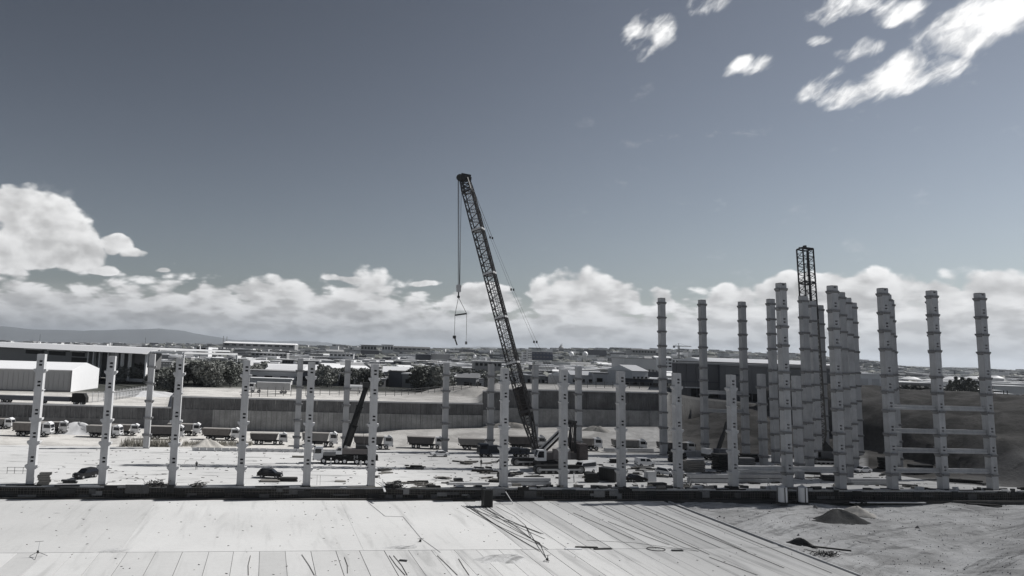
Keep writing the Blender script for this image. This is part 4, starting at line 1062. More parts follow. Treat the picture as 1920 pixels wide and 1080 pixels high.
# dark parked lorry and low dark strip in front of the shed
def hall():
    z = 6.0; zt = 22.4
    A = at(-90, 646, z=zt); A = at(-90, 641.7, Y=520); 
    B = at(285, 657, Y=372); A.z = B.z = 0
    t = thing('white_eaved_hall', 'large grey hall with thick white eaves and open portal bays at the left', 'building', (0, 0, 0))
    f = (B-A); L = f.length; f.normalize(); n = Vector((-f.y, f.x, 0)); up = Vector((0, 0, 1))
    zr = CAMZ-(656.5-horizon(285))*372/F
    # grey closed part
    def X(px):  # station along the facade for a pixel column
        r = (px-CX)/F; return (A.x-r*A.y)/(r*f.y-f.x)
    m = MB(); a, b = A, A+f*X(180); m.prism([p.to_tuple()[:2] for p in (a, b, b+n*45, a+n*45)], z, zr-2.2); m.build('wall', mat('hall_wall_grey', .21, .6, .05), t)
    # roof slab and white eaves band
    m = MB(); m.prism([p.to_tuple()[:2] for p in (A+n*4.2, B+n*4.2, B+n*48, A+n*48)], zr+.1, zr+.9); rf = m.build('roof', ROOFW, t)
    m = MB(); pr = [(-5.0, zr-1.9), (-5.0, zr-1.75), (4.4, zr+1.0), (4.4, zr+.6), (-.6, zr-1.9)]
    vs = [A+n*a_+up*b_ for a_, b_ in pr]+[B+n*a_+up*b_ for a_, b_ in pr]; k_ = len(pr)
    m.add(vs, [tuple(range(k_)), tuple(range(2*k_-1, k_-1, -1))]+[(i, k_+i, k_+(i+1) % k_, (i+1) % k_) for i in range(k_)]); m.build('eaves_band', WHITE, t)
    # strip openings under the eaves
    for (pa, pb) in ((62, 96), (105, 136), (148, 172)):
        a, b = A+f*X(pa), A+f*X(pb); m = MB(); m.prism([p.to_tuple()[:2] for p in (a-n*.1, b-n*.1, b+n*.3, a+n*.3)], zr-5.0, zr-2.4); w = m.build('window', OPEN_, t)
        m = MB(); m.prism([p.to_tuple()[:2] for p in (a-n*1.3, b-n*1.3, b-n*.2, a-n*.2)], zr-2.6, zr-2.1); m.build('canopy', WHITE, w)
    a, b = A+f*X(148), A+f*X(180); m = MB(); m.prism([p.to_tuple()[:2] for p in (a-n*.12, b-n*.12, b+n*.1, a+n*.1)], z+2, zr-5.6); m.build('opening', OPEN_, t)
    for px in (178, 188, 199, 215, 229, 240, 254, 285):
        a = A+f*X(px); m = MB(); m.bar(a+n*.6+up*z, a+n*.6+up*(zr-1.5), 3.4, .7); m.build('portal_column', WHITE, t)
    a, b = A+f*X(184), A+f*X(214); m = MB(); m.prism([p.to_tuple()[:2] for p in (a+n*14, b+n*14, b+n*16, a+n*16)], z, zr-2); m.build('inner_wall', SHEDD, t)
    a, b = A+f*X(216), A+f*X(228); m = MB(); m.prism([p.to_tuple()[:2] for p in (a+n*.4, b+n*.4, b+n*.8, a+n*.8)], z+3, zr-2); m.build('panel', PALEC, t)
    # thin outer frame to the right
    C_ = at(345, 661, Y=338); C_.z = 0; zc = CAMZ-(661.5-horizon(345))*338/F
    m = MB(); m.bar(B+up*(zr-.9), C_+up*(zc), 1.6, .8); m.build('frame_beam', WHITE, t)
    m = MB(); m.bar(C_+up*z, C_+up*zc, .7, .7); m.build('portal_column', WHITE, t)
    m = MB(); D2 = C_+n*30; m.bar(C_+up*zc, D2+up*zc, .8, .8); m.bar(D2+up*z, D2+up*zc, .7, .7); m.build('frame_beam', WHITE, t)
    # concrete plinth and yard wall under the bays
    m = MB(); a, b = at(205, 712, z), at(270, 716, z); m.bar(a+up*.6, b+up*.6, 3, 1.4); m.build('plinth', PALEC, t)
hall()
def pxbox(name, label, x0, x1, ytop, ybase, Y=None, z=None, depth=20, wall=WALLP, roof=ROOFG, cat='building', rz=0.0, windows=0, gable=0, group=None, rows_=1, win=OPEN_, overhang=.6):
    """building whose front spans the pixels x0..x1; distance from its base (at ground height z) or given"""
    xm = (x0+x1)/2
    if Y is None: Y = at(xm, ybase, z).y
    zb = CAMZ-(ybase-horizon(xm))*Y/F; zt = CAMZ-(ytop-horizon(xm))*Y/F
    w = (x1-x0)/F*Y; c = Vector(((xm-CX)/F*Y, Y, 0)); h = zt-zb
    t = thing(name, label, cat, (c.x, c.y, zb), rz, group)
    m = MB(); m.box((0, depth/2, h/2-1), (w, depth, h+2)); wl = m.build('wall', wall, t)
    m = MB()
    if gable: m.add([(-w/2-overhang, -overhang, h), (w/2+overhang, -overhang, h), (w/2+overhang, depth+overhang, h), (-w/2-overhang, depth+overhang, h), (-w/2-overhang, depth/2, h+gable), (w/2+overhang, depth/2, h+gable)], [(0, 1, 5, 4), (2, 3, 4, 5), (0, 4, 3), (1, 2, 5), (0, 3, 2, 1)])
    else: m.box((0, depth/2, h+.25), (w+overhang*2, depth+overhang*2, .5))
    m.build('roof', roof, t)
    if windows:
        for r in range(rows_):
            zz = h*(r+.55)/rows_; hh = h/rows_*.42
            for i in range(windows):
                ww = w/windows; m = MB(); m.box((-w/2+ww*(i+.5), -.05, zz), (ww*.62, .25, hh)); m.build('window', win, t)
    return t
# right-hand hall
def righthall():
    t = thing('grey_hall', 'large dark grey clad hall with open doorways behind the tall columns', 'building', (0, 0, 0)); up = Vector((0, 0, 1))
    z = 9.0; Ym = 287; A = at(1260, 681, Y=281); B = at(1347, 684, Y=287); C_ = at(1600, 694, Y=262); zt = B.z
    for p in (A, B, C_): p.z = 0
    n = (B-A).normalized(); nb_ = Vector((-n.y, n.x, 0)); back = A.normalized()*60
    m = MB(); m.prism([p.to_tuple()[:2] for p in (A, B, B+back, A+back)], z, zt); m.build('wall', mat('hall_wall_dark', (.135, .135, .14), .6, .05), t)
    m = MB(); m.prism([p.to_tuple()[:2] for p in (B+n*.01, C_, C_+back, B+back)], z, zt-.35); m.build('wall', HALLG, t)
    m = MB(); m.prism([p.to_tuple()[:2] for p in (A-nb_*.4, B-nb_*.5, C_-nb_*.5, C_+back, A+back)], zt, zt+.5); m.build('roof', ROOFG, t)
    m = MB(); m.bar(B-nb_*.2+up*z, B-nb_*.2+up*zt, .5, .4); m.build('downpipe', WALLD, t)
    def face(P, Q, x0, x1, za, zb, mtl, nm, off=.12):
        def S(px): r = (px-CX)/F; f = (Q-P).normalized(); return P+f*((P.x-r*P.y)/(r*f.y-f.x))
        a, b = S(x0), S(x1); m = MB(); m.prism([p.to_tuple()[:2] for p in (a-nb_*off, b-nb_*off, b+nb_*.1, a+nb_*.1)], za, zb); return m.build(nm, mtl, t)
    face(A, B, 1296, 1318, z+.2, z+6, OPEN_, 'doorway'); face(A, B, 1325, 1346, z+.2, z+4.6, OPEN_, 'doorway')
    face(A, B, 1262, 1346, z+8.3, z+8.6, WALLD, 'ledge', .3); face(A, B, 1283, 1322, z+6.2, z+6.6, PALEC, 'canopy', .9)
    face(B, C_, 1400, 1440, z+.2, z+5, OPEN_, 'doorway'); face(B, C_, 1350, 1372, z+1, z+4.8, MIDG, 'door_panel')
    face(B, C_, 1452, 1520, z+6, z+7.4, WALLD, 'window_band'); face(B, C_, 1372, 1392, z+11, z+11.8, WALLD, 'window_band')
    for i in range(10): face(B, C_, 1360+i*24, 1361+i*24, z, zt-.4, HALLG, 'cladding_seam', .2)
    for i in range(4): face(A, B, 1270+i*18, 1271+i*18, z, zt-.1, MATS['hall_wall_dark'], 'cladding_seam', .2)
righthall()
BP = pxbox
BP('white_roofed_hall', 'low hall with a long bright white roof behind the grey hall', 1325, 1560, 681.5, 690, Y=420, depth=40, wall=WALLM, roof=ROOFW, gable=2.2)
BP('white_block', 'white cubic building with rounded dark joint right of the tall column cluster', 1608, 1650, 702, 733, Y=340, depth=14, wall=WHITE, roof=ROOFW, windows=2, win=WALLP)
BP('grey_warehouse', 'grey low warehouse with white eave behind the round dark tree at right', 1687, 1748, 718, 738, Y=420, depth=22, wall=WALLM, roof=ROOFW)
BP('raised_hall', 'pale raised hall standing on dark columns above the car park', 1172, 1243, 673, 687, Y=560, depth=30, wall=WALLP, roof=ROOFG)
for i in range(9):
    pass
BP('column_hall', 'dark ground floor with white piers under the raised pale hall', 1178, 1240, 687.5, 701, Y=562, depth=26, wall=WALLD, roof=WALLD, windows=9, win=PALEC)
BP('dark_blue_block', 'dark blue block with white frame near the water balls', 1002, 1040, 660, 673, Y=1300, depth=40, wall=mat('blue_black_wall', (.025, .03, .06), .5, .2), roof=ROOFW, windows=6, rows_=2, win=WALLD)
BP('white_tower', 'slim white tower block right of the lattice boom, left of two', 985, 991, 660, 680, Y=1250, depth=14, wall=WALLP, windows=2, rows_=4)
BP('white_tower', 'slim white tower block right of the lattice boom, right of two', 994, 1001, 657, 673, Y=1260, depth=14, wall=WALLP, windows=2, rows_=4)
BP('dark_canopy_building', 'low building with white piers and dark canopy left of the car park', 1090, 1127, 694, 704, Y=640, depth=18, wall=WALLD, roof=ROOFW, windows=7, win=PALEC)
BP('long_white_building', 'long white roofed factory under the skyline at upper left', 427, 560, 645, 652, Y=1500, depth=60, wall=WALLM, roof=ROOFW, windows=10, gable=3)
BP('two_storey_office', 'white two-storey office with dark window bands beside a white post', 373, 400, 650, 665, Y=800, depth=18, wall=WHITE, roof=ROOFD, windows=1, rows_=2)
BP('grid_facade_block', 'pale block with a grid of windows between the second back column and third column', 311, 333, 679, 700, Y=600, depth=14, wall=WALLM, roof=ROOFG, windows=4, rows_=4, win=WALLP)
BP('white_box_hall', 'bright white box on the skyline left of the hilltop building', 625, 641, 649, 658, Y=1800, depth=25, wall=WHITE, roof=ROOFW)
BP('pale_long_shed', 'pale long shed below the bright white box', 625, 670, 663, 670, Y=1100, depth=25, wall=WALLP, roof=ROOFG, windows=6)
BP('legged_roof_building', 'skyline building with dark overhanging roof on legs', 683, 712, 647.5, 659, Y=1700, depth=30, wall=WALLM, roof=ROOFD, windows=5, overhang=3)
BP('white_roof_annex', 'white flat roof below the overhanging skyline building', 683, 717, 657, 662, Y=1300, depth=25, wall=WALLD, roof=ROOFW, overhang=2)
BP('legged_roof_building', 'second skyline building with dark roof slab, left of the long dark roofs', 722, 743, 647, 660, Y=1700, depth=30, wall=WALLP, roof=ROOFD, windows=4, overhang=2)
BP('dark_long_roof', 'long dark roofed sheds on the skyline left of the hook', 744, 812, 652.5, 658, Y=1700, depth=40, wall=WALLM, roof=ROOFD, windows=8, gable=3)
BP('white_roof_hall', 'white flat roofed hall amid the dark trees below the hook', 816, 848, 664, 672, Y=1000, depth=22, wall=WALLM, roof=ROOFW)
BP('white_roof_hall', 'small white roofed hall left of the long white one below the hook', 786, 813, 664.5, 672, Y=1020, depth=20, wall=WALLD, roof=ROOFW)
BP('white_front_hall', 'white roofed building touching the left side of the big lattice boom', 895, 945, 678, 690, Y=720, depth=22, wall=WALLM, roof=ROOFW, windows=6)
BP('curved_white_roof', 'white curved roof between the sixth column and the dark hedge', 727, 773, 697, 707, Y=430, depth=14, wall=WALLD, roof=ROOFW, gable=3.0)
BP('curved_white_roof', 'lower white roof directly left of the sixth column top', 707, 742, 709, 716, Y=420, depth=10, wall=WALLD, roof=ROOFW, gable=1.0)
BP('white_roof_store', 'flat white store roof right of the fifth column top', 566, 606, 677, 688, Y=560, depth=16, wall=WALLD, roof=ROOFW)
BP('brown_tower_block', 'dark square block right of the fourth column', 538, 559, 676, 692, Y=600, depth=14, wall=WALLD, roof=ROOFD, windows=4, rows_=3)
BP('sloping_canopy', 'grey canopy roof right of the fourth column', 500, 560, 700, 709, Y=400, depth=18, wall=WALLM, roof=ROOFG, gable=1.2)
BP('pale_store_row', 'low white store row beneath the grey canopy roof', 478, 556, 710, 716, Y=360, depth=8, wall=WHITE, roof=ROOFW)
BP('box_building', 'white roofed long building behind the fourth column', 480, 546, 662, 669, Y=1050, depth=28, wall=WALLM, roof=ROOFW, windows=9)
BP('long_dark_roof', 'long dark roof on the skyline left of the tall left column of the back row', 1188, 1232, 656.5, 664, Y=1500, depth=40, wall=WALLM, roof=ROOFD, windows=8, gable=2)
BP('long_dark_roof', 'dark flat roofed hall on the skyline above the raised hall', 1105, 1140, 657, 664, Y=1500, depth=30, wall=WALLD, roof=ROOFD)
BP('white_office', 'small white office with dark end wall at the left end of the grey hall roof', 1262, 1286, 674, 682, Y=800, depth=16, wall=WHITE, roof=ROOFW, windows=4)
BP('stacked_white_store', 'white stacked store seen between the tenth short column and the leftmost tall one', 1246, 1262, 672, 690, Y=520, depth=14, wall=WHITE, roof=ROOFW, windows=2, rows_=3)
for i, (x0, x1, y0) in enumerate(((1688, 1722, 706), (1728, 1764, 710), (1765, 1802, 706), (1806, 1842, 705), (1846, 1876, 704))):
    Y = 900; xm = (x0+x1)/2; zt = CAMZ-(y0-horizon(xm))*Y/F; zb = CAMZ-(y0+11-horizon(xm))*Y/F; r = (x1-x0)/2/F*Y
    t = thing('storage_tank', 'low white round storage tank, %s from the left on the right-hand skyline' % ORD[i], 'tank', ((xm-CX)/F*Y, Y, zb), 0, 'white tanks in the distance at right')
    m = MB(); m.tube((0, 0, -3), (0, 0, (zt-zb)*.6), r, 28); m.build('shell', WALLP, t)
    m = MB(); m.tube((0, 0, (zt-zb)*.6), (0, 0, zt-zb), r*1.01, 28, 0, r*.35); m.build('roof', WHITE, t)
BP('long_white_wall', 'long white low building behind the conical trees at right', 1765, 1925, 718, 723, Y=620, depth=14, wall=WHITE, roof=ROOFW)
BP('long_white_wall', 'white low sheds at the right edge above the fence', 1860, 1925, 724, 731, Y=520, depth=14, wall=WALLP, roof=ROOFW)
BP('white_platform', 'small white flat-topped shed right of the fifth tall column', 1858, 1890, 738, 743, Y=400, depth=8, wall=WHITE, roof=ROOFW)

# skyline verticals
def mast(name, label, px, yt, yb, Y, r, mtl=WALLM, cat='mast', n=8):
    b = at(px, yb, Y=Y); tp = at(px, yt, Y=Y); m = MB(); m.tube((0, 0, 0), (0, 0, tp.z-b.z), r, n, 0, r*.7)
    t = thing(name, label, cat, b); m.build('shaft', mtl, t); m = MB(); m.tube((0, 0, tp.z-b.z), (0, 0, tp.z-b.z+r), r*.9, n); m.tube((0, 0, -3), (0, 0, r), r*1.4, n); m.build('rim', WALLD, t); return t
mast('chimney', 'slim factory chimney on the left skyline, left of two', 418, 631, 652, 1700, .9, WALLM, 'chimney')
mast('chimney', 'slim factory chimney on the left skyline, right of two', 424.5, 632, 652, 1700, .9, WALLM, 'chimney')
mast('mast', 'thin distant mast above the eaves of the left hall', 74, 627, 645, 2500, .7, WALLD)
mast('mast', 'thin distant mast on the plain right of the open frame hall', 272, 633, 648, 2500, .7, WALLD)
mast('white_post', 'tall white post beside the two-storey office', 373.5, 649, 682, 420, .35, WHITE, 'post')
for i, (px, py, r) in enumerate(((1071, 664, 6), (1097, 664, 6.5), (1085, 675, 5), (890, 668, 4))):
    Y = 1400; p = at(px, py, Y=Y); t = thing('gas_sphere', 'white gas sphere in the distance right of the boom, %s of four' % ['left', 'right', 'lowest', 'far left'][i], 'sphere tank', (p.x, p.y, p.z-r*2), 0, 'white spheres')
    m = MB(); bm = bmesh.new(); bmesh.ops.create_icosphere(bm, subdivisions=2, radius=r*.8); me = bpy.data.meshes.new('ball'); bm.to_mesh(me); bm.free(); me.materials.append(WHITE); obj('ball', me, t, (0, 0, r*2))
    for a in range(4): m.tube((r*.6*math.cos(a*PI/2), r*.6*math.sin(a*PI/2), -3), (r*.6*math.cos(a*PI/2), r*.6*math.sin(a*PI/2), r*2), .4, 6)
    m.build('leg', WALLM, t)
# mosque on the skyline
Y = 3000; b = at(1052, 659, Y=Y)
t = thing('domed_building', 'faint distant domed building with slender spire on the skyline', 'building', b, 0)
m = MB(); m.box((0, 0, 4), (60, 30, 12)); m.build('wall', WALLM, t)
m = MB(); m.tube((0, 0, 10), (0, 0, 16), 10, 16, 0, 9); m.tube((0, 0, 16), (0, 0, 22), 9, 16, 0, 4); m.tube((0, 0, 22), (0, 0, 30), 3, 8, 0, .5); m.build('dome', WALLM, t)
m = MB(); m.tube((4, 0, 0), (4, 0, 33), 1.6, 8, 0, .4); m.build('minaret', WALLM, t)
# tower crane
Y = 1300; b = at(1273, 676, Y=Y); zt = at(1273, 649, Y=Y).z-b.z
t = thing('tower_crane', 'distant pale tower crane with its jib pointing right', 'tower crane', b, 0)
m = MB(); lattice(m, (0, 0, -4), (0, 0, zt), Vector((1, 0, 0)), Vector((0, 1, 0)), 2, 2, 2, 2, 3, .25, .12); m.build('mast', WALLM, t)
m = MB(); lattice(m, (-9, 0, zt), (21, 0, zt), Vector((0, 1, 0)), Vector((0, 0, 1)), 1.5, 1.5, 1.5, 1, 3, .2, .1); m.build('jib', WALLM, t)
m = MB(); m.box((-8, 0, zt-1.5), (3, 2, 3)); m.build('counterweight', WALLD, t)
m = MB(); m.bar((0, 0, zt), (0, 0, zt+5), .6); m.bar((0, 0, zt+5), (18, 0, zt), .2); m.bar((0, 0, zt+5), (-8, 0, zt), .2); m.build('apex', WALLM, t)

# parked trailer and tank on the upper road
def trailer():
    p = at(508, 737, 9.3); t = thing('box_lorry', 'lorry with white cab and pale box trailer, upper road right of the fourth column', 'lorry', p, .03)
    k = 1.25
    cab = truck_cab(t, -1, 1.2, 1.25, .8, 3.3, WHITE, False); cab.rotation_euler.z = PI; cab.location = (-6.6, 0, 0)
    m = MB(); m.box((0.9, 0, 2.4), (11.5, 2.5, 2.5)); m.build('trailer_box', mat('trailer_side', .38, .6, .2, .5), t)
    m = MB(); m.box((.9, 0, 3.68), (11.6, 2.55, .1)); m.build('trailer_roof', WHITE, t)
    add_wheels(t, (-6.4, -4.2, 3.6, 4.9), 1.05, .5, .4)
trailer()
t = thing('lying_tank', 'white horizontal tank on the upper ground beside the mobile crane boom tip', 'tank', at(664, 737, 9.3), 0.02)
m = MB(); m.tube((-3.2, 0, 1.9), (3.2, 0, 1.9), 1.15, 18); m.build('shell', DWHITE, t)
for x in (-2, 2): m = MB(); m.box((x, 0, .5), (.4, 1.8, 1.2)); m.build('saddle', MIDG, t)
t = thing('parked_lorry', 'long dark lorry standing in the shade in front of the grey shed', 'lorry', at(95, 757, 6.0), .02)
m = MB(); m.box((-5, 0, 1.5), (22, 2.4, 1.3)); m.build('load_bed', WALLD, t)
m = MB(); m.side([(6.6, .7), (10.8, .7), (10.8, 2.2), (10.0, 3.4), (6.6, 3.4)], -1.2, 1.2); m.build('cab', OPEN_, t)
add_wheels(t, (-14, -12.5, -2, 7.6, 9.6), 1.0, .5, .4)

# scattered town: many small buildings, sharing a few meshes
def small_building(wallm, roofm, gable):
    m = MB(); m.box((0, 0, .5-.25), (1, 1, 1.5)); 
    if gable: m.add([(-.53, -.53, 1), (.53, -.53, 1), (.53, .53, 1), (-.53, .53, 1), (-.53, 0, 1.35), (.53, 0, 1.35)], [(0, 1, 5, 4), (2, 3, 4, 5), (0, 4, 3), (1, 2, 5)], 1)
    else: m.box((0, 0, 1.03), (1.04, 1.04, .08), 0, 1)
    for i in range(4):
        m.box((-.375+.25*i, -.505, .5), (.12, .02, .3), 0, 2)
        m.box((.505, -.375+.25*i, .5), (.02, .12, .3), 0, 2)
    return m.mesh('distant_building', [wallm, roofm, OPEN_])
SB = [(small_building(WALLP, ROOFW, 1), 'pale'), (small_building(WALLM, ROOFW, 0), 'white-topped'), (small_building(WALLM, ROOFG, 1), 'grey-roofed'), (small_building(WALLD, ROOFD, 0), 'dark-roofed'), (small_building(WALLP, ROOFG, 0), 'plain pale')]
rnd = random.Random(21)
nb_count = 0
while nb_count < 250:
    px = rnd.choice((rnd.uniform(240, 1960), rnd.uniform(470, 1250))); Yd = 370*math.exp(rnd.uniform(0, 1.0)*math.log(4.6))
    if px < 360 and Yd < 700: continue
    if px > 1640 and rnd.random() < .35: continue
    x = (px-CX)/F*Yd; z = zone_height(px, Yd)
    k = rnd.choices(range(5), (3, 3, 3, 3, 2))[0]; me, tx = SB[k]
    o = obj('distant_building', me, None, (x, Yd, z), rnd.uniform(-.3, .5)); w = rnd.uniform(9, 40)*(.6+Yd/1900); o.scale = (w, rnd.uniform(10, 24), rnd.uniform(3.5, 8) if Yd < 1500 else rnd.uniform(5, 13))
    dd = 'nearest' if Yd < 750 else ('midway' if Yd < 1200 else ('farther' if Yd < 1800 else 'farthest'))
    tag(o, '%s%s %s building, %s in town, %s' % (('short ', 'wide ')[o.scale.x > 38], ('low', 'high')[o.scale.z > 7], tx, dd, where(px)), 'building'); o['group'] = o['label'].replace('building', 'buildings'); nb_count += 1

tw = MB(); tws = []; r3 = random.Random(77)
bw, bd, bg_ = MB(), MB(), MB()
for i in range(2200):
    px = r3.uniform(-100, 2050); Yd = 800*math.exp(r3.random()*math.log(3.8)); x = (px-CX)/F*Yd; z = zone_height(px, Yd); w = r3.uniform(7, 30)*(.6+Yd/2600); h = r3.uniform(4, 11)
    k = r3.choice((bw, bw, bw, bd, bg_)); rz = r3.uniform(-.3, .5); k.box((x, Yd, z+h/2-1), (w, r3.uniform(10, 22), h+2), rz, 0); k.box((x, Yd, z+h+.2), (w*1.03, 20, .5), rz, 1)
tw_all = MB()
for q, k in enumerate((bw, bd, bg_)):
    n0 = len(tw_all.v); tw_all.v += k.v; tw_all.f += [tuple(i+n0 for i in f) for f in k.f]; tw_all.m += [mi+2*q for mi in k.m]
o = tw_all.build('distant_town', [WALLP, ROOFW, WALLD, ROOFG, WALLM, ROOFW]); tag(o, 'mass of tiny pale and grey roofs spread over the far plain', 'town', kind='stuff')

# parked cars on distant lots
cm = MB(); cm.side([(-2.1, .3), (2.1, .3), (2.1, .8), (1.1, .9), (.5, 1.4), (-1.2, 1.45), (-1.9, .9), (-2.1, .8)], -.85, .85)
cms = []
for mm, tx in ((WHITE, 'white'), (BLACK, 'black'), (PALEC, 'silver')):
    cms.append((cm.mesh('lot_car', mm), tx))
for (x0, x1, y0, y1, n, z) in ((1008, 1048, 706, 716, 24, 3.0), (1170, 1236, 703, 722, 42, 3.0), (865, 900, 706, 714, 9, 4.0), (1246, 1262, 700, 722, 6, 4)):
    for i in range(n):
        px, py = rnd.uniform(x0, x1), rnd.uniform(y0, y1); p = at(px, py, z)
        p.z = zone_height(px, p.y); me, tx = rnd.choices(cms, (3, 1, 2))[0]
        o = obj('lot_car', me, None, p, rnd.choice((.1, .15, PI/2+.1))); o.scale = (1.3, 1.3, 1.3)
        lot = {1008: 'behind the eighth short column', 1170: 'under the raised pale hall', 865: 'behind the fence left of the boom', 1246: 'left of the grey hall'}[x0]
        tag(o, 'tiny %s car in the distant car park %s' % (tx, lot), 'car', '%s cars %s' % (tx, lot))

# ------------------------------------------------------------------ trees
def tree_meshes(seed, shape, lm, n=850):
    rnd = random.Random(seed); m = MB(); lobes = []
    for i in range(12 if shape != 'cone' else 6):
        if shape == 'cone': k = i/5; lobes.append((Vector((rnd.uniform(-.1, .1), rnd.uniform(-.1, .1), .2+.75*k)), .32*(1-k)+.07))
        else: a = rnd.uniform(0, 2*PI); r = rnd.uniform(0, .33); lobes.append((Vector((r*math.cos(a), r*math.sin(a), rnd.uniform(.2, .82))), rnd.uniform(.15, .26)))
    for i in range(n):
        c, r = rnd.choice(lobes); v = Vector((rnd.gauss(0, 1), rnd.gauss(0, 1), rnd.gauss(0, 1))).normalized()*r*rnd.uniform(.55, 1.12); v.z *= .8; p = c+v
        a = Vector((rnd.gauss(0, 1), rnd.gauss(0, 1), rnd.gauss(0, 1))).normalized(); b = a.cross(v.normalized()+Vector((.01, .02, .3))).normalized(); s = rnd.uniform(.03, .06)
        a = b.cross(a).normalized()
        m.add([p-a*s, p+b*s*.8, p+a*s, p-b*s*.8], [(0, 1, 2, 3)])
    t = MB(); t.tube((0, 0, -.08), (0, 0, .5), .035, 7, 0, .02)
    for i in range(4):
        a = rnd.uniform(0, 6.28); t.tube((0, 0, .25+.06*i), (.2*math.cos(a), .2*math.sin(a), .5+.06*i), .015, 5, 0, .007)
    return m.mesh('crown', lm), t.mesh('trunk', BARK)
TV = [(tree_meshes(i, 'round', LEAF[i % 3], 1300), ['dark', 'mid grey', 'pale dusty'][i % 3]) for i in range(9)]
CV = [(tree_meshes(20+i, 'cone', LEAF[0], 500), 'dark conical') for i in range(2)]
def tree(px, Yd, h, var, label, group=None, wide=1.0, z=None, sink=0.0):
    me, tx = var; x = (px-CX)/F*Yd; zz = (zone_height(px, Yd) if z is None else z)-sink
    t = thing('tree', label, 'tree', (x, Yd, zz), random.uniform(0, 6.28), group); t.scale = (h*wide, h*wide, h)
    obj('crown', me[0], t); obj('trunk', me[1], t)
rt = random.Random(5)
# listed clumps: px range, distance range, height range, count, where
clumps = [((255, 300), (380, 520), (9, 14), 14, 'right of the open frame hall'),
          ((290, 345), (300, 420), (8, 11), 9, 'behind the second back column'),
          ((345, 460), (285, 340), (9, 13), 18, 'on the wall top between the third and fourth columns'),
          ((345, 470), (350, 560), (10, 15), 26, 'in the dark grove left of the fourth column'),
          ((460, 560), (420, 800), (8, 13), 18, 'behind the box lorry'),
          ((560, 730), (330, 700), (8, 13), 30, 'behind the fifth and sixth columns'),
          ((730, 930), (380, 760), (8, 14), 40, 'in the belt below the hook'),
          ((790, 845), (310, 360), (11, 14), 8, 'in the dark hedge at the bright earth bank'),
          ((930, 1160), (480, 1000), (7, 12), 22, 'right of the lattice boom'),
          ((1650, 1760), (420, 560), (6, 9), 8, 'among the sheds at right'),
          ((1765, 1840), (400, 430), (12, 16), 8, 'in the row of dark trees behind the right-hand tall columns')]
for (xa, xb), (ya, yb), (ha, hb), n, wh in clumps:
    for i in range(int(n*1.25)):
        px = rt.uniform(xa, xb); Yd = ya*(yb/ya)**rt.random()
        con = wh.startswith('in the row of dark')
        v = rt.choice(CV) if con else rt.choice(TV)
        hh = rt.uniform(ha, hb)*.82; tree(px, Yd, hh, v, '%s %s tree, %s, %s' % ('tall' if hh > (ha+hb)/2 else 'short', v[1], wh, ('front' if Yd < (ya*yb)**.5 else 'rear')), '%s %s trees %s, %s' % ('tall' if hh > (ha+hb)/2 else 'short', v[1], wh, ('front' if Yd < (ya*yb)**.5 else 'rear')), 1.0 if con else rt.uniform(.9, 1.5))
tree(1718, 330, 9.5, TV[0], 'wide round dark tree in front of the grey warehouse, left part', None, 1.9)
tree(1736, 334, 8, TV[3], 'wide round dark tree in front of the grey warehouse, right part', None, 1.7)
for i, px in enumerate((1778, 1794, 1808, 1822, 1906, 1903)):
    b = at(px, 760, Y=300); m = MB(); m.tube((0, 0, 0), (0, 0, 8.5), .16, 6); o = m.build('street_pole', STEEL, None, loc=(b.x, 300+i, zone_height(px, 300))); tag(o, 'thin dark pole by the road at right, %s from the left' % ORD[i], 'pole', 'poles by the right road')
# woods that merge into one mass further out
vs = MB(); rw = random.Random(9); lm = LEAF[0]
for i in range(5200):
    px = rw.uniform(230, 1960); Yd = 620*math.exp(rw.random()**.8*math.log(5.4)); 
    if math.sin(px*.031+Yd*.004)+math.sin(px*.011-Yd*.009+2) < -.15: continue
    z = zone_height(px, Yd); x = (px-CX)/F*Yd; h = rw.uniform(5, 10); w = rw.uniform(4, 9)*(1+Yd/2600)
    n = 6; ring = [(x+w*rw.uniform(.7, 1.1)*math.cos(a), Yd+w*rw.uniform(.7, 1.1)*math.sin(a)) for a in [2*PI*k/n for k in range(n)]]
    base = [(q[0], q[1], z-.5) for q in ring]; mid = [(x+(q[0]-x)*.85, Yd+(q[1]-Yd)*.85, z+h*rw.uniform(.5, .8)) for q in ring]; top = (x, Yd, z+h)
    vs.add(base+mid+[top], [(k, (k+1) % n, n+(k+1) % n, n+k) for k in range(n)]+[(n+k, n+(k+1) % n, 2*n) for k in range(n)])
o = vs.build('distant_woods', LEAF[1]); tag(o, 'dark woods and hedges scattered over the distant plain', 'woods', kind='stuff')

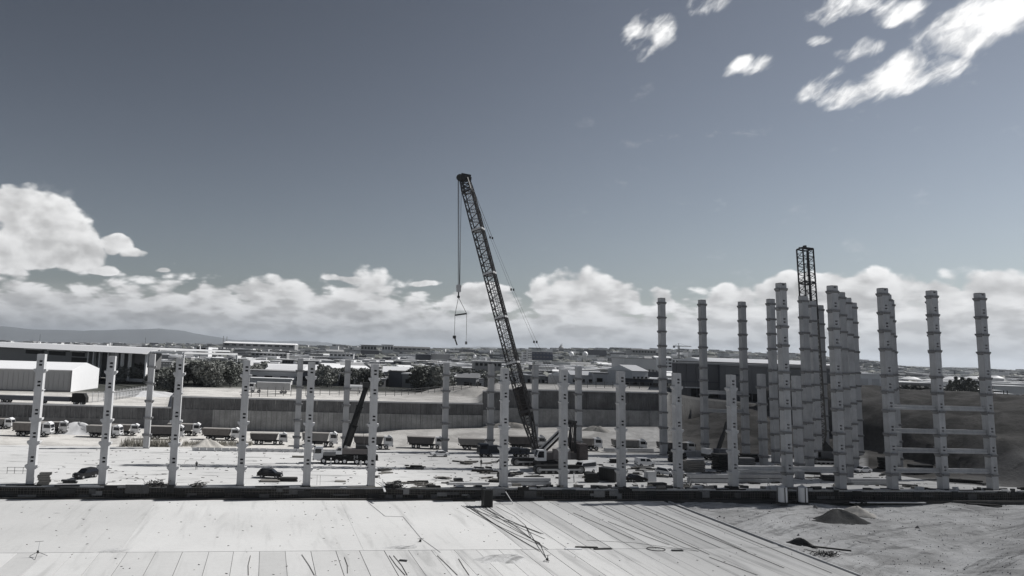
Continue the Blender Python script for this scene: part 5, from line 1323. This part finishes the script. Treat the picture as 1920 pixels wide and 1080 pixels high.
# ------------------------------------------------------------------ clutter on the slabs
def plank(px, py, L, w, h, rz, m_, nm, label, cat, z=0.0, group=None):
    p = at(px, py, z); p.z = z+h/2+.005; m = MB(); m.box((0, 0, 0), (L, w, h)); o = m.build(nm, m_, None, loc=p, rz=rz); return tag(o, label, cat, group)
rc = random.Random(11)
for i in range(95):   # dark offcuts and little piles strewn over the site slab
    px = rc.uniform(690, 1300) if i < 40 else rc.uniform(1180, 1880); py = rc.uniform(864, 908) if px < 1300 else rc.uniform(868, 914)
    n = rc.randint(2, 6); t = thing('debris_pile', 'pile of %s dark offcuts on the slab, %s, %s' % ('few' if n < 4 else 'many', where(px), 'near edge' if py > 893 else 'farther back'), 'debris', at(px, py), rc.uniform(-.3, .5), 'piles of %s offcuts, %s, %s' % ('few' if n < 4 else 'many', where(px), 'near edge' if py > 893 else 'farther back'))
    for k in range(n):
        m = MB(); L = rc.uniform(.5, 3.2); m.box((0, 0, 0), (L, rc.uniform(.12, .6), rc.uniform(.08, .35))); o = m.build('offcut', rc.choice((TIMBD, TIMBD, STEEL, TIMB)), t, loc=(rc.uniform(-1.5, 1.5), rc.uniform(-.6, .6), .12+.06*k), rz=rc.uniform(-.5, .5))
for i in range(95):   # blocks and formwork along the front edge
    s = rc.uniform(86, 205); p = st(s, rc.uniform(-1.4, .9)) if i % 3 else st(rc.uniform(70, 205), rc.uniform(-1.4, .4))
    d_ = rc.random() < .5
    m = MB(); hh = rc.uniform(.15, .6); m.box((0, 0, hh/2+.01), (rc.uniform(.4, 2.4), rc.uniform(.3, .8), hh)); o = m.build('formwork_block', rc.choice((TIMBD, STEEL)) if d_ else rc.choice((PALEC, TIMB)), None, loc=p, rz=TH+rc.uniform(-.3, .3))
    tx = 'dark' if d_ else 'pale'; wx = where((lambda q: CX+F*q.x/q.y+30)(p)); tag(o, '%s %s formwork block on slab edge %s' % ('tall' if hh > .38 else 'flat', tx, wx), 'block', '%s %s formwork blocks on slab edge %s' % ('tall' if hh > .38 else 'flat', tx, wx))
def stack(px, py, label, n, L, w, h, mtl, rz=TH, z=0.0, nm='precast_stack', cat='stack', part='slab_piece'):
    t = thing(nm, label, cat, at(px, py, z), rz)
    for k in range(n):
        m = MB(); m.box((0, 0, 0), (L, w, h*.85)); m.build(part, mtl, t, loc=(rc.uniform(-.2, .2), rc.uniform(-.1, .1), h*(k+.5)+.02), rz=rc.uniform(-.02, .02))
stack(82, 909, 'small stack of grey boards beside the first front column', 5, 1.9, 1.2, .42, TIMB, TH+.1)
stack(1330, 905, 'two long precast beams stacked low between the tenth and eleventh columns', 2, 9.5, 1.2, .9, COLC)
stack(1425, 904, 'long precast beams lying right of the eleventh short column', 2, 11, 1.3, .85, COLC)
stack(1430, 892, 'row of long precast slabs lying behind the low concrete beam', 3, 13, 2.0, .7, PALEC)
stack(1628, 908, 'flat precast slabs lying between the second and third tall front columns', 3, 9.5, 1.3, .42, PALEC)
stack(1300, 884, 'piled timber and scaffold frames left of the eleventh short column', 5, 5.0, 2.2, .5, TIMB, TH+.2, part='board')
stack(1360, 880, 'dark scaffold heap behind the eleventh short column', 6, 5.5, 2.6, .6, TIMBD, TH+.1, part='board')
stack(1725, 890, 'dark steel crates behind the gap of the third and fourth tall columns', 3, 5.0, 2.2, .8, OPEN_, TH, part='crate')
stack(1662, 882, 'dark machine parts piled left of the third tall front column', 4, 3.6, 2.0, .8, OPEN_, TH+.3, part='crate')
stack(1800, 905, 'long dark timber stack left of the fifth tall column', 2, 8, .9, .4, TIMBD, TH-.5, part='board')
stack(1515, 888, 'tilted dark steel sheets right of the first tall front column', 4, 5, 1.8, .3, STEEL, TH-.4, part='sheet')
stack(1560, 902, 'dark sheet pile just left of the second tall front column', 4, 4, 1.4, .3, STEEL, TH-.4, part='sheet')
stack(990, 910, 'low wall of pale boxes on the slab edge right of the seventh column', 2, 9.0, 1.0, .75, PALEC, TH, part='box')
stack(880, 909, 'pale plank stack on the slab edge left of the seventh column', 2, 8.0, .8, .22, PALEC, TH, part='plank')
stack(540, 902, 'dark pallets beside the black off-road car', 3, 3.4, 1.6, .22, TIMBD, TH, part='pallet')
stack(130, 906, 'dark bags lying by the black estate car', 2, 2.4, .8, .3, STEEL, TH, part='bag')
stack(505, 903, 'grey mats lying in front of the black off-road car', 2, 3.6, 1.6, .16, TIMB, TH, part='mat')
for px, py, lb, n, L, w, h, mm, rz in (
 (1108, 904, 'dark crates left of the dark ribbed container', 3, 2.4, 1.6, .6, OPEN_, .2), (1004, 900, 'dark timber bundle in front of the crane tracks', 3, 3.6, 1.0, .25, TIMBD, .1),
 (905, 884, 'thin dark board pile in front of the low-loader', 2, 4.5, .9, .2, TIMBD, .15), (1160, 868, 'dark boards behind the ninth short column', 3, 4.2, 1.2, .3, TIMBD, .1),
 (1232, 912, 'dark low pile left of the tenth short column foot', 3, 3.6, 1.0, .25, STEEL, .3), (1270, 866, 'dark machine bodies behind the tenth short column', 3, 3.8, 2.2, .8, OPEN_, .1),
 (1395, 878, 'piled grey frames right of the eleventh short column', 5, 4.5, 2.0, .5, MIDG, .15), (1410, 866, 'dark steel heap at the foot of the short columns among tall ones', 4, 6.0, 2.0, .5, OPEN_, .1),
 (1590, 878, 'dark bundle between the rear tall columns', 4, 4.0, 1.6, .5, OPEN_, .2), (1688, 868, 'pale long beam lying behind the third tall column', 2, 10.0, .9, .6, COLC, .15),
 (1180, 848, 'long pale pipes stacked behind the vans', 3, 14.0, 1.0, .35, PALEC, .15), (1320, 856, 'long pale beams lying behind the small dark crane', 3, 16.0, 1.2, .5, COLC, .15),
 (780, 876, 'short dark plank pile on the open slab right of the sixth column', 2, 2.6, .6, .2, TIMBD, .1), (640, 903, 'faint pallet lying between the fifth and sixth columns', 1, 2.0, 1.2, .16, TIMB, .1),
 (560, 858, 'small board pile left of the mobile crane cab', 2, 3.0, .8, .2, TIMB, .1), (860, 905, 'dark rubbish pile on the slab left of the seventh column', 4, 1.6, 1.0, .22, STEEL, .4)):
    stack(px, py, lb, n, L, w, h, mm, rz, part='piece', nm='material_pile')
# bushy tangles of wire at the slab edge
def tangle(px, py, label, rx, h, n, seed, mtl=REBAR, z=0.0):
    rn = random.Random(seed); m = MB()
    for i in range(n):
        p = Vector((rn.uniform(-rx, rx), rn.uniform(-.8, .8), rn.uniform(0, h*.3)))
        pts = [p]
        for k in range(4): p = p+Vector((rn.uniform(-.7, .7), rn.uniform(-.3, .3), rn.uniform(-.25, .45))); p.z = min(max(p.z, .03), h); pts.append(p)
        m.path(pts, .045, 4)
    m2 = MB(); 
    for i in range(6): m2.box((rn.uniform(-rx, rx)*.7, rn.uniform(-.4, .4), h*.2), (rn.uniform(.5, 1.4), .7, h*.45), rn.uniform(0, 3), 0, .6)
    t = thing('wire_tangle', label, 'scrap', at(px, py, z), TH); o = m.build('wire', mtl, t); m2.build('bundle', TIMBD, t)
tangle(291, 912, 'dark tangle of reinforcing wire on the wall left of the third front column', 1.6, 1.1, 60, 1)
tangle(370, 913, 'small dark wire bundle on the wall right of the third front column', .7, .7, 30, 2)
tangle(737, 915, 'big dark bush of scrap wire right of the sixth column', 1.5, 1.5, 70, 3, STEEL)
tangle(792, 911, 'low dark scrap heap on the slab edge right of the big wire bush', 1.4, .5, 30, 4)
tangle(1284, 912, 'dark engine scrap at the foot of the tenth short column', 1.1, .9, 40, 5, STEEL)
tangle(1610, 944, 'dark scrap on the kerb behind the pale sand heap', .9, .9, 30, 6, STEEL, -2.2)
tangle(1545, 1043, 'dark wire scrap lying against the diagonal slab edge', 1.4, .7, 50, 7, STEEL, -2.3)
# rails
t = thing('rail_frame', 'thin steel guard frame on the slab left of the first front column', 'frame', at(30, 888), TH)
for x in (-1.6, -.3, 1.2): m = MB(); m.bar((x, 0, 0), (x, 0, 1.2), .07); m.build('post', STEEL, t)
for z in (.5, 1.15): m = MB(); m.bar((-1.6, 0, z), (3.2, 0, z), .06); m.build('rail', STEEL, t)
# cable bundle and rods on the near slab
def ground_line(name, label, pts, r, mtl, cat='cable', z=NZ+.02, n=5, group=None):
    P = [at(px, py, z) for px, py in pts]
    for p in P: p.z = z+r
    m = MB(); m.path(P, r, n); o = m.build(name, mtl); return tag(o, label, cat, group)
rc2 = random.Random(31)
for i in range(11):
    a = rc2.uniform(-10, 34); pts = []; b = rc2.uniform(-10, 12); ya, yb = rc2.uniform(-1, 1), rc2.uniform(-8, 34); ph = rc2.uniform(0, 3)
    for k in range(9):
        u = k/8; pts.append((876+a*(1-u*.6)+(1010-876)*u**1.05+b*math.sin(u*3.1+ph)*.6, 948+ya+(1000+yb-948)*u))
    ground_line('cable', 'dark cable in the loose bundle running from the black cabin over the near slab', pts, .03, RUBBER, group='cables of the bundle')
ground_line('cable', 'thin line from the cable bundle to the small survey stand', [(985, 985), (1000, 1010), (1012, 1030), (1024, 1046)], .03, RUBBER)
ground_line('cable', 'curved cable looping right of the bundle towards the survey stand', [(930, 950), (965, 968), (985, 985), (996, 1010), (1000, 1012), (1012, 1018), (1024, 1046)], .025, RUBBER)
ground_line('cable', 'crooked crack line with a kink on the smooth bay', [(690, 942), (722, 968), (756, 969), (790, 1010), (826, 1036)], .025, mat('crack_filler', .25, .9), 'seam')
ground_line('cable', 'long angled chalk line on the right part of the near slab', [(1100, 1013), (1190, 1018), (1310, 1034), (1280, 1026), (1120, 960)], .02, TIMBD, 'line')
for i, (pa, pb) in enumerate((((1130, 948), (1330, 1040)), ((1180, 945), (1470, 1065)), ((1240, 945), (1560, 1075)), ((1075, 962), (1190, 1012)), ((1140, 978), (1255, 1022)), ((730, 1042), (760, 1079)), ((738, 1042), (764, 1079)), ((820, 1042), (858, 1079)), ((566, 1040), (590, 1079)), ((470, 1042), (466, 1079)), ((860, 1048), (880, 1079)), ((646, 1045), (652, 1075)), ((1330, 1045), (1420, 1079)), ((1230, 960), (1400, 1035)))):
    mid = ((pa[0]+pb[0])/2+rc2.uniform(-3, 3), (pa[1]+pb[1])/2); ground_line('reinforcing_rod', 'long dark steel rod on the near slab, %s counted from the left' % ORD[sorted([730,738,820,566,470,860,646,1330,1130,1180,1240,1075,1140,1230]).index(pa[0])], [pa, mid, pb], .035, REBAR, 'rod', group='rods on the near slab')
for i, (px, py, L, rz, m_, tx) in enumerate(((1100, 1027, 3.2, .05, TIMBD, 'dark board lying on the near slab right of the survey stand'), (1075, 1030, 2.4, .1, WHITE, 'white board beside the dark board on the near slab'), (1130, 1030, 2.6, .2, TIMBD, 'second dark board, right of the white one'), (756, 1052, 1.0, -.2, STEEL, 'short dark scrap lying on the strips below the smooth bay'), (912, 941, .1, 0, STEEL, ''), (870, 940, 4.2, TH, TIMBD, 'dark mat at the foot of the wall left of the black cabin'), (1665, 943, 17, TH, WHITE, 'long white slab edge lying along the wall foot at right'), (1270, 1033, 1.6, .1, STEEL, 'little dark bar at the right of the ring'))):
    if tx: plank(px, py, L, .5, .14, rz, m_, 'board', tx, 'board', NZ)
plank(1845, 948, 6, 1.0, .3, TH-.35, TIMBD, 'board', 'long dark boards lying at the wall foot far right', 'board', -2.2)
plank(1560, 1030, 5, .3, .2, -.4, TIMBD, 'board', 'thin dark board on the dirt right of the slab edge', 'board', -2.3)
m = MB(); R = [(1.3*math.cos(2*PI*i/20), 1.0*math.sin(2*PI*i/20), .05) for i in range(21)]; m.path(R, .05, 5); o = m.build('hose_ring', TIMBD, None, loc=at(1230, 1030, NZ)); tag(o, 'coiled hose ring lying on the near slab', 'hose')
m = MB(); p = at(955, 925, -.2); 
plk = MB(); plk.bar(at(948, 922, .1), at(962, 944, NZ+.1), .45, .12); o = plk.build('gangplank', PALEC); tag(o, 'pale plank leaning down the foundation wall right of the black cabin', 'plank')
plk = MB(); plk.bar(at(716, 905, .9), at(722, 922, .0), .35, .12); o = plk.build('gangplank', PALEC); tag(o, 'white board leaning on the big wire bush', 'board')
# survey stands
def stand(px, py, label, h, leg=.8):
    t = thing('survey_stand', label, 'stand', at(px, py, NZ), .4)
    for k in range(3):
        a = k*2.1+.3; m = MB(); m.bar((0, 0, h*.35), (leg*math.cos(a), leg*math.sin(a), .03), .05); m.build('leg', STEEL, t)
    m = MB(); m.bar((0, 0, h*.3), (.12, 0, h), .07); m.build('post', WHITE if h > 1.5 else STEEL, t)
    m = MB(); m.box((0, 0, h*.35), (.25, .25, .3)); m.build('clamp', STEEL, t)
    m = MB(); m.bar((-.45, 0, h), (.55, 0, h+.02), .04); m.build('crossbar', STEEL, t)
stand(70, 1045, 'thin survey stand with crossbar on the near slab at far left', 1.9, 1.2)
stand(1026, 1053, 'small dark stand where the cables meet on the near slab', .8, .5)
stand(788, 1016, 'tiny post on the smooth bay of the near slab', .45, .2)
for i, px in enumerate((594, 600)):
    m = MB(); m.bar((0, 0, 0), (0, 0, 1.8), .05); o = m.build('steel_pin', TIMB, None, loc=at(px, 910)); tag(o, 'thin upright pin on the slab right of the fifth column, %s of two' % ('left', 'right')[i], 'pin', 'pins by the fifth column')

rs_ = random.Random(404); m = MB()
for i in range(2600):
    s_ = rs_.uniform(118.5, 210); t_ = -3.5-58*rs_.random()**1.1
    p = st(s_, t_); k_ = p.x; z_ = zone_height(CX+F*p.x/p.y, p.y); r_ = rs_.uniform(.05, .16)*(1+3*(rs_.random() > .985))
    vs = [(p.x+r_*rs_.uniform(.6, 1.2)*math.cos(a), p.y+r_*rs_.uniform(.6, 1.2)*math.sin(a), z_-.05) for a in (0, 1.3, 2.6, 3.8, 5.0)]
    m.add(vs+[(p.x+rs_.uniform(-.3, .3)*r_, p.y, z_+r_*rs_.uniform(.5, 1.0))], [(j, (j+1) % 5, 5) for j in range(5)], rs_.choice((0, 0, 1)))
o = m.build('stones', [mat('stone_dark', .1, .9, .4, 3.0), mat('stone_pale', .5, .9, .3, 3.0)]); tag(o, 'loose stones and clods strewn over the bare dirt at right', 'stones', kind='stuff')
m = MB()
for i in range(420):
    p = st(rs_.uniform(-80, 116), rs_.uniform(-60, -3.5), NZ+.03); m.box(p, (rs_.uniform(.05, .35), rs_.uniform(.04, .12), .04), rs_.uniform(0, 3), rs_.choice((0, 0, 1)))
for i in range(700):
    p = st(rs_.uniform(0, 200), rs_.uniform(-1, 48), .03); m.box(p, (rs_.uniform(.1, .9), rs_.uniform(.05, .3), .08), rs_.uniform(0, 3), rs_.choice((0, 0, 1)))
o = m.build('litter', [TIMBD, TIMB]); tag(o, 'small scraps of wood and litter over both slabs', 'litter', kind='stuff')
# ------------------------------------------------------------------ people
def person(px, py, label, coat, trousers, z=0.0, rz=0.0):
    t = thing('person', label, 'person', at(px, py, z), rz)
    V = [(0, 0, .95, .15), (0, 0, 1.2, .15), (0, 0, 1.42, .17), (0, 0, 1.52, .06), (0, .01, 1.66, .105), (0, 0, 1.76, .07),
         (.1, 0, .88, .1), (.13, .04, .5, .07), (.14, .0, .1, .05), (.14, .14, .04, .045),
         (-.1, 0, .88, .1), (-.13, -.06, .5, .07), (-.14, -.12, .1, .05), (-.14, .02, .04, .045),
         (.2, 0, 1.42, .07), (.27, .02, 1.15, .05), (.26, .14, .92, .04), (-.2, 0, 1.42, .07), (-.28, -.02, 1.15, .05), (-.28, .08, .9, .04)]
    Ed = [(0, 1), (1, 2), (2, 3), (3, 4), (4, 5), (0, 6), (6, 7), (7, 8), (8, 9), (0, 10), (10, 11), (11, 12), (12, 13), (2, 14), (14, 15), (15, 16), (2, 17), (17, 18), (18, 19)]
    me = bpy.data.meshes.new('body'); me.from_pydata([v[:3] for v in V], Ed, []); me.materials.append(coat)
    o = obj('body', me, t); md = o.modifiers.new('skin', 'SKIN')
    for i, v in enumerate(V): me.skin_vertices[0].data[i].radius = (v[3], v[3]*.8)
    me.skin_vertices[0].data[0].use_root = True
    o.modifiers.new('sub', 'SUBSURF').levels = 1
    m = MB(); m.tube((0, .01, 1.7), (0, .01, 1.82), .13, 10, 0, .08); m.build('helmet', WHITE, t)
for a in [0]:
    me = bpy.data.meshes.new('probe'); me.from_pydata([(0, 0, 0), (0, 0, 1)], [(0, 1)], []); ob = bpy.data.objects.new('probe', me); COL.objects.link(ob)
    md = ob.modifiers.new('s', 'SKIN'); HAS = len(me.skin_vertices) > 0; bpy.data.objects.remove(ob); bpy.data.meshes.remove(me)
try:
    person(368, 881, 'worker in dark clothes and pale helmet, right of the third front column', mat('work_clothes', .04, .9), STEEL, 0, .4)
    person(902, 876, 'worker in dark clothes standing on the slab before the low-loader', mat('work_clothes', .04, .9), STEEL, 0, .2)
    person(1076, 905, 'worker in pale shirt right of the eighth short column foot', mat('pale_clothes', .35, .9), STEEL, 0, 1.2)
    person(676, 880, 'worker in pale shirt before the wheels of the mobile crane', mat('pale_clothes', .35, .9), STEEL, 0, .2)
    person(1441, 914, 'worker in light clothes at the slab edge, left of the white tanks', mat('pale_clothes', .35, .9), STEEL, 0, -.6)
except Exception as ex: print('person', ex)

# ------------------------------------------------------------------ the cumulus cloud whose shade lies over the right half of the site
def cloud(center, radii, seed, sigma):
    bm = bmesh.new(); bmesh.ops.create_icosphere(bm, subdivisions=4, radius=1.0); me = bpy.data.meshes.new('cumulus_cloud')
    from mathutils import noise as mn
    for v in bm.verts:
        n = mn.fractal(v.co*1.6+Vector((seed, 0, 0)), 1.0, 2.0, 4)
        n2 = max(0, n)*.45+n*.1; v.co *= (1.0+n2)
        if v.co.z < -.25: v.co.z = -.25+(v.co.z+.25)*.3
    bm.to_mesh(me); bm.free()
    m = bpy.data.materials.new('cloud_vapour'); m.use_nodes = True; t = m.node_tree
    for n in list(t.nodes): t.nodes.remove(n)
    o_ = t.nodes.new('ShaderNodeOutputMaterial'); pv = t.nodes.new('ShaderNodeVolumePrincipled'); pv.inputs['Density'].default_value = sigma; pv.inputs['Color'].default_value = (.98, .98, 1, 1); pv.inputs['Anisotropy'].default_value = .2
    t.links.new(pv.outputs[0], o_.inputs['Volume']); me.materials.append(m)
    o = obj('cumulus_cloud', me, None, center); o.scale = radii; o.rotation_euler.z = .25
    me.polygons.foreach_set('use_smooth', [True]*len(me.polygons))
    tag(o, kind='structure'); return o
HC = 620.0; k = HC/SUN_DIR.z
S = Vector((162, 264, 0)) + Vector((SUN_DIR.x, SUN_DIR.y, 0))*k
cloud(Vector((S.x, S.y, HC)), (165, 235, 85), 3.0, .0047)

# ------------------------------------------------------------------ haze
hm = bpy.data.materials.new('haze_air'); hm.use_nodes = True; t = hm.node_tree
for n in list(t.nodes): t.nodes.remove(n)
o_ = t.nodes.new('ShaderNodeOutputMaterial'); pv = t.nodes.new('ShaderNodeVolumePrincipled'); pv.inputs['Density'].default_value = 4.0e-5; pv.inputs['Color'].default_value = (.86, .92, 1, 1); pv.inputs['Anisotropy'].default_value = 0.3
t.links.new(pv.outputs[0], o_.inputs['Volume'])
m = MB(); m.box((0, 14000, 220), (70000, 52000, 620)); o = m.build('haze', hm); tag(o, kind='stuff')
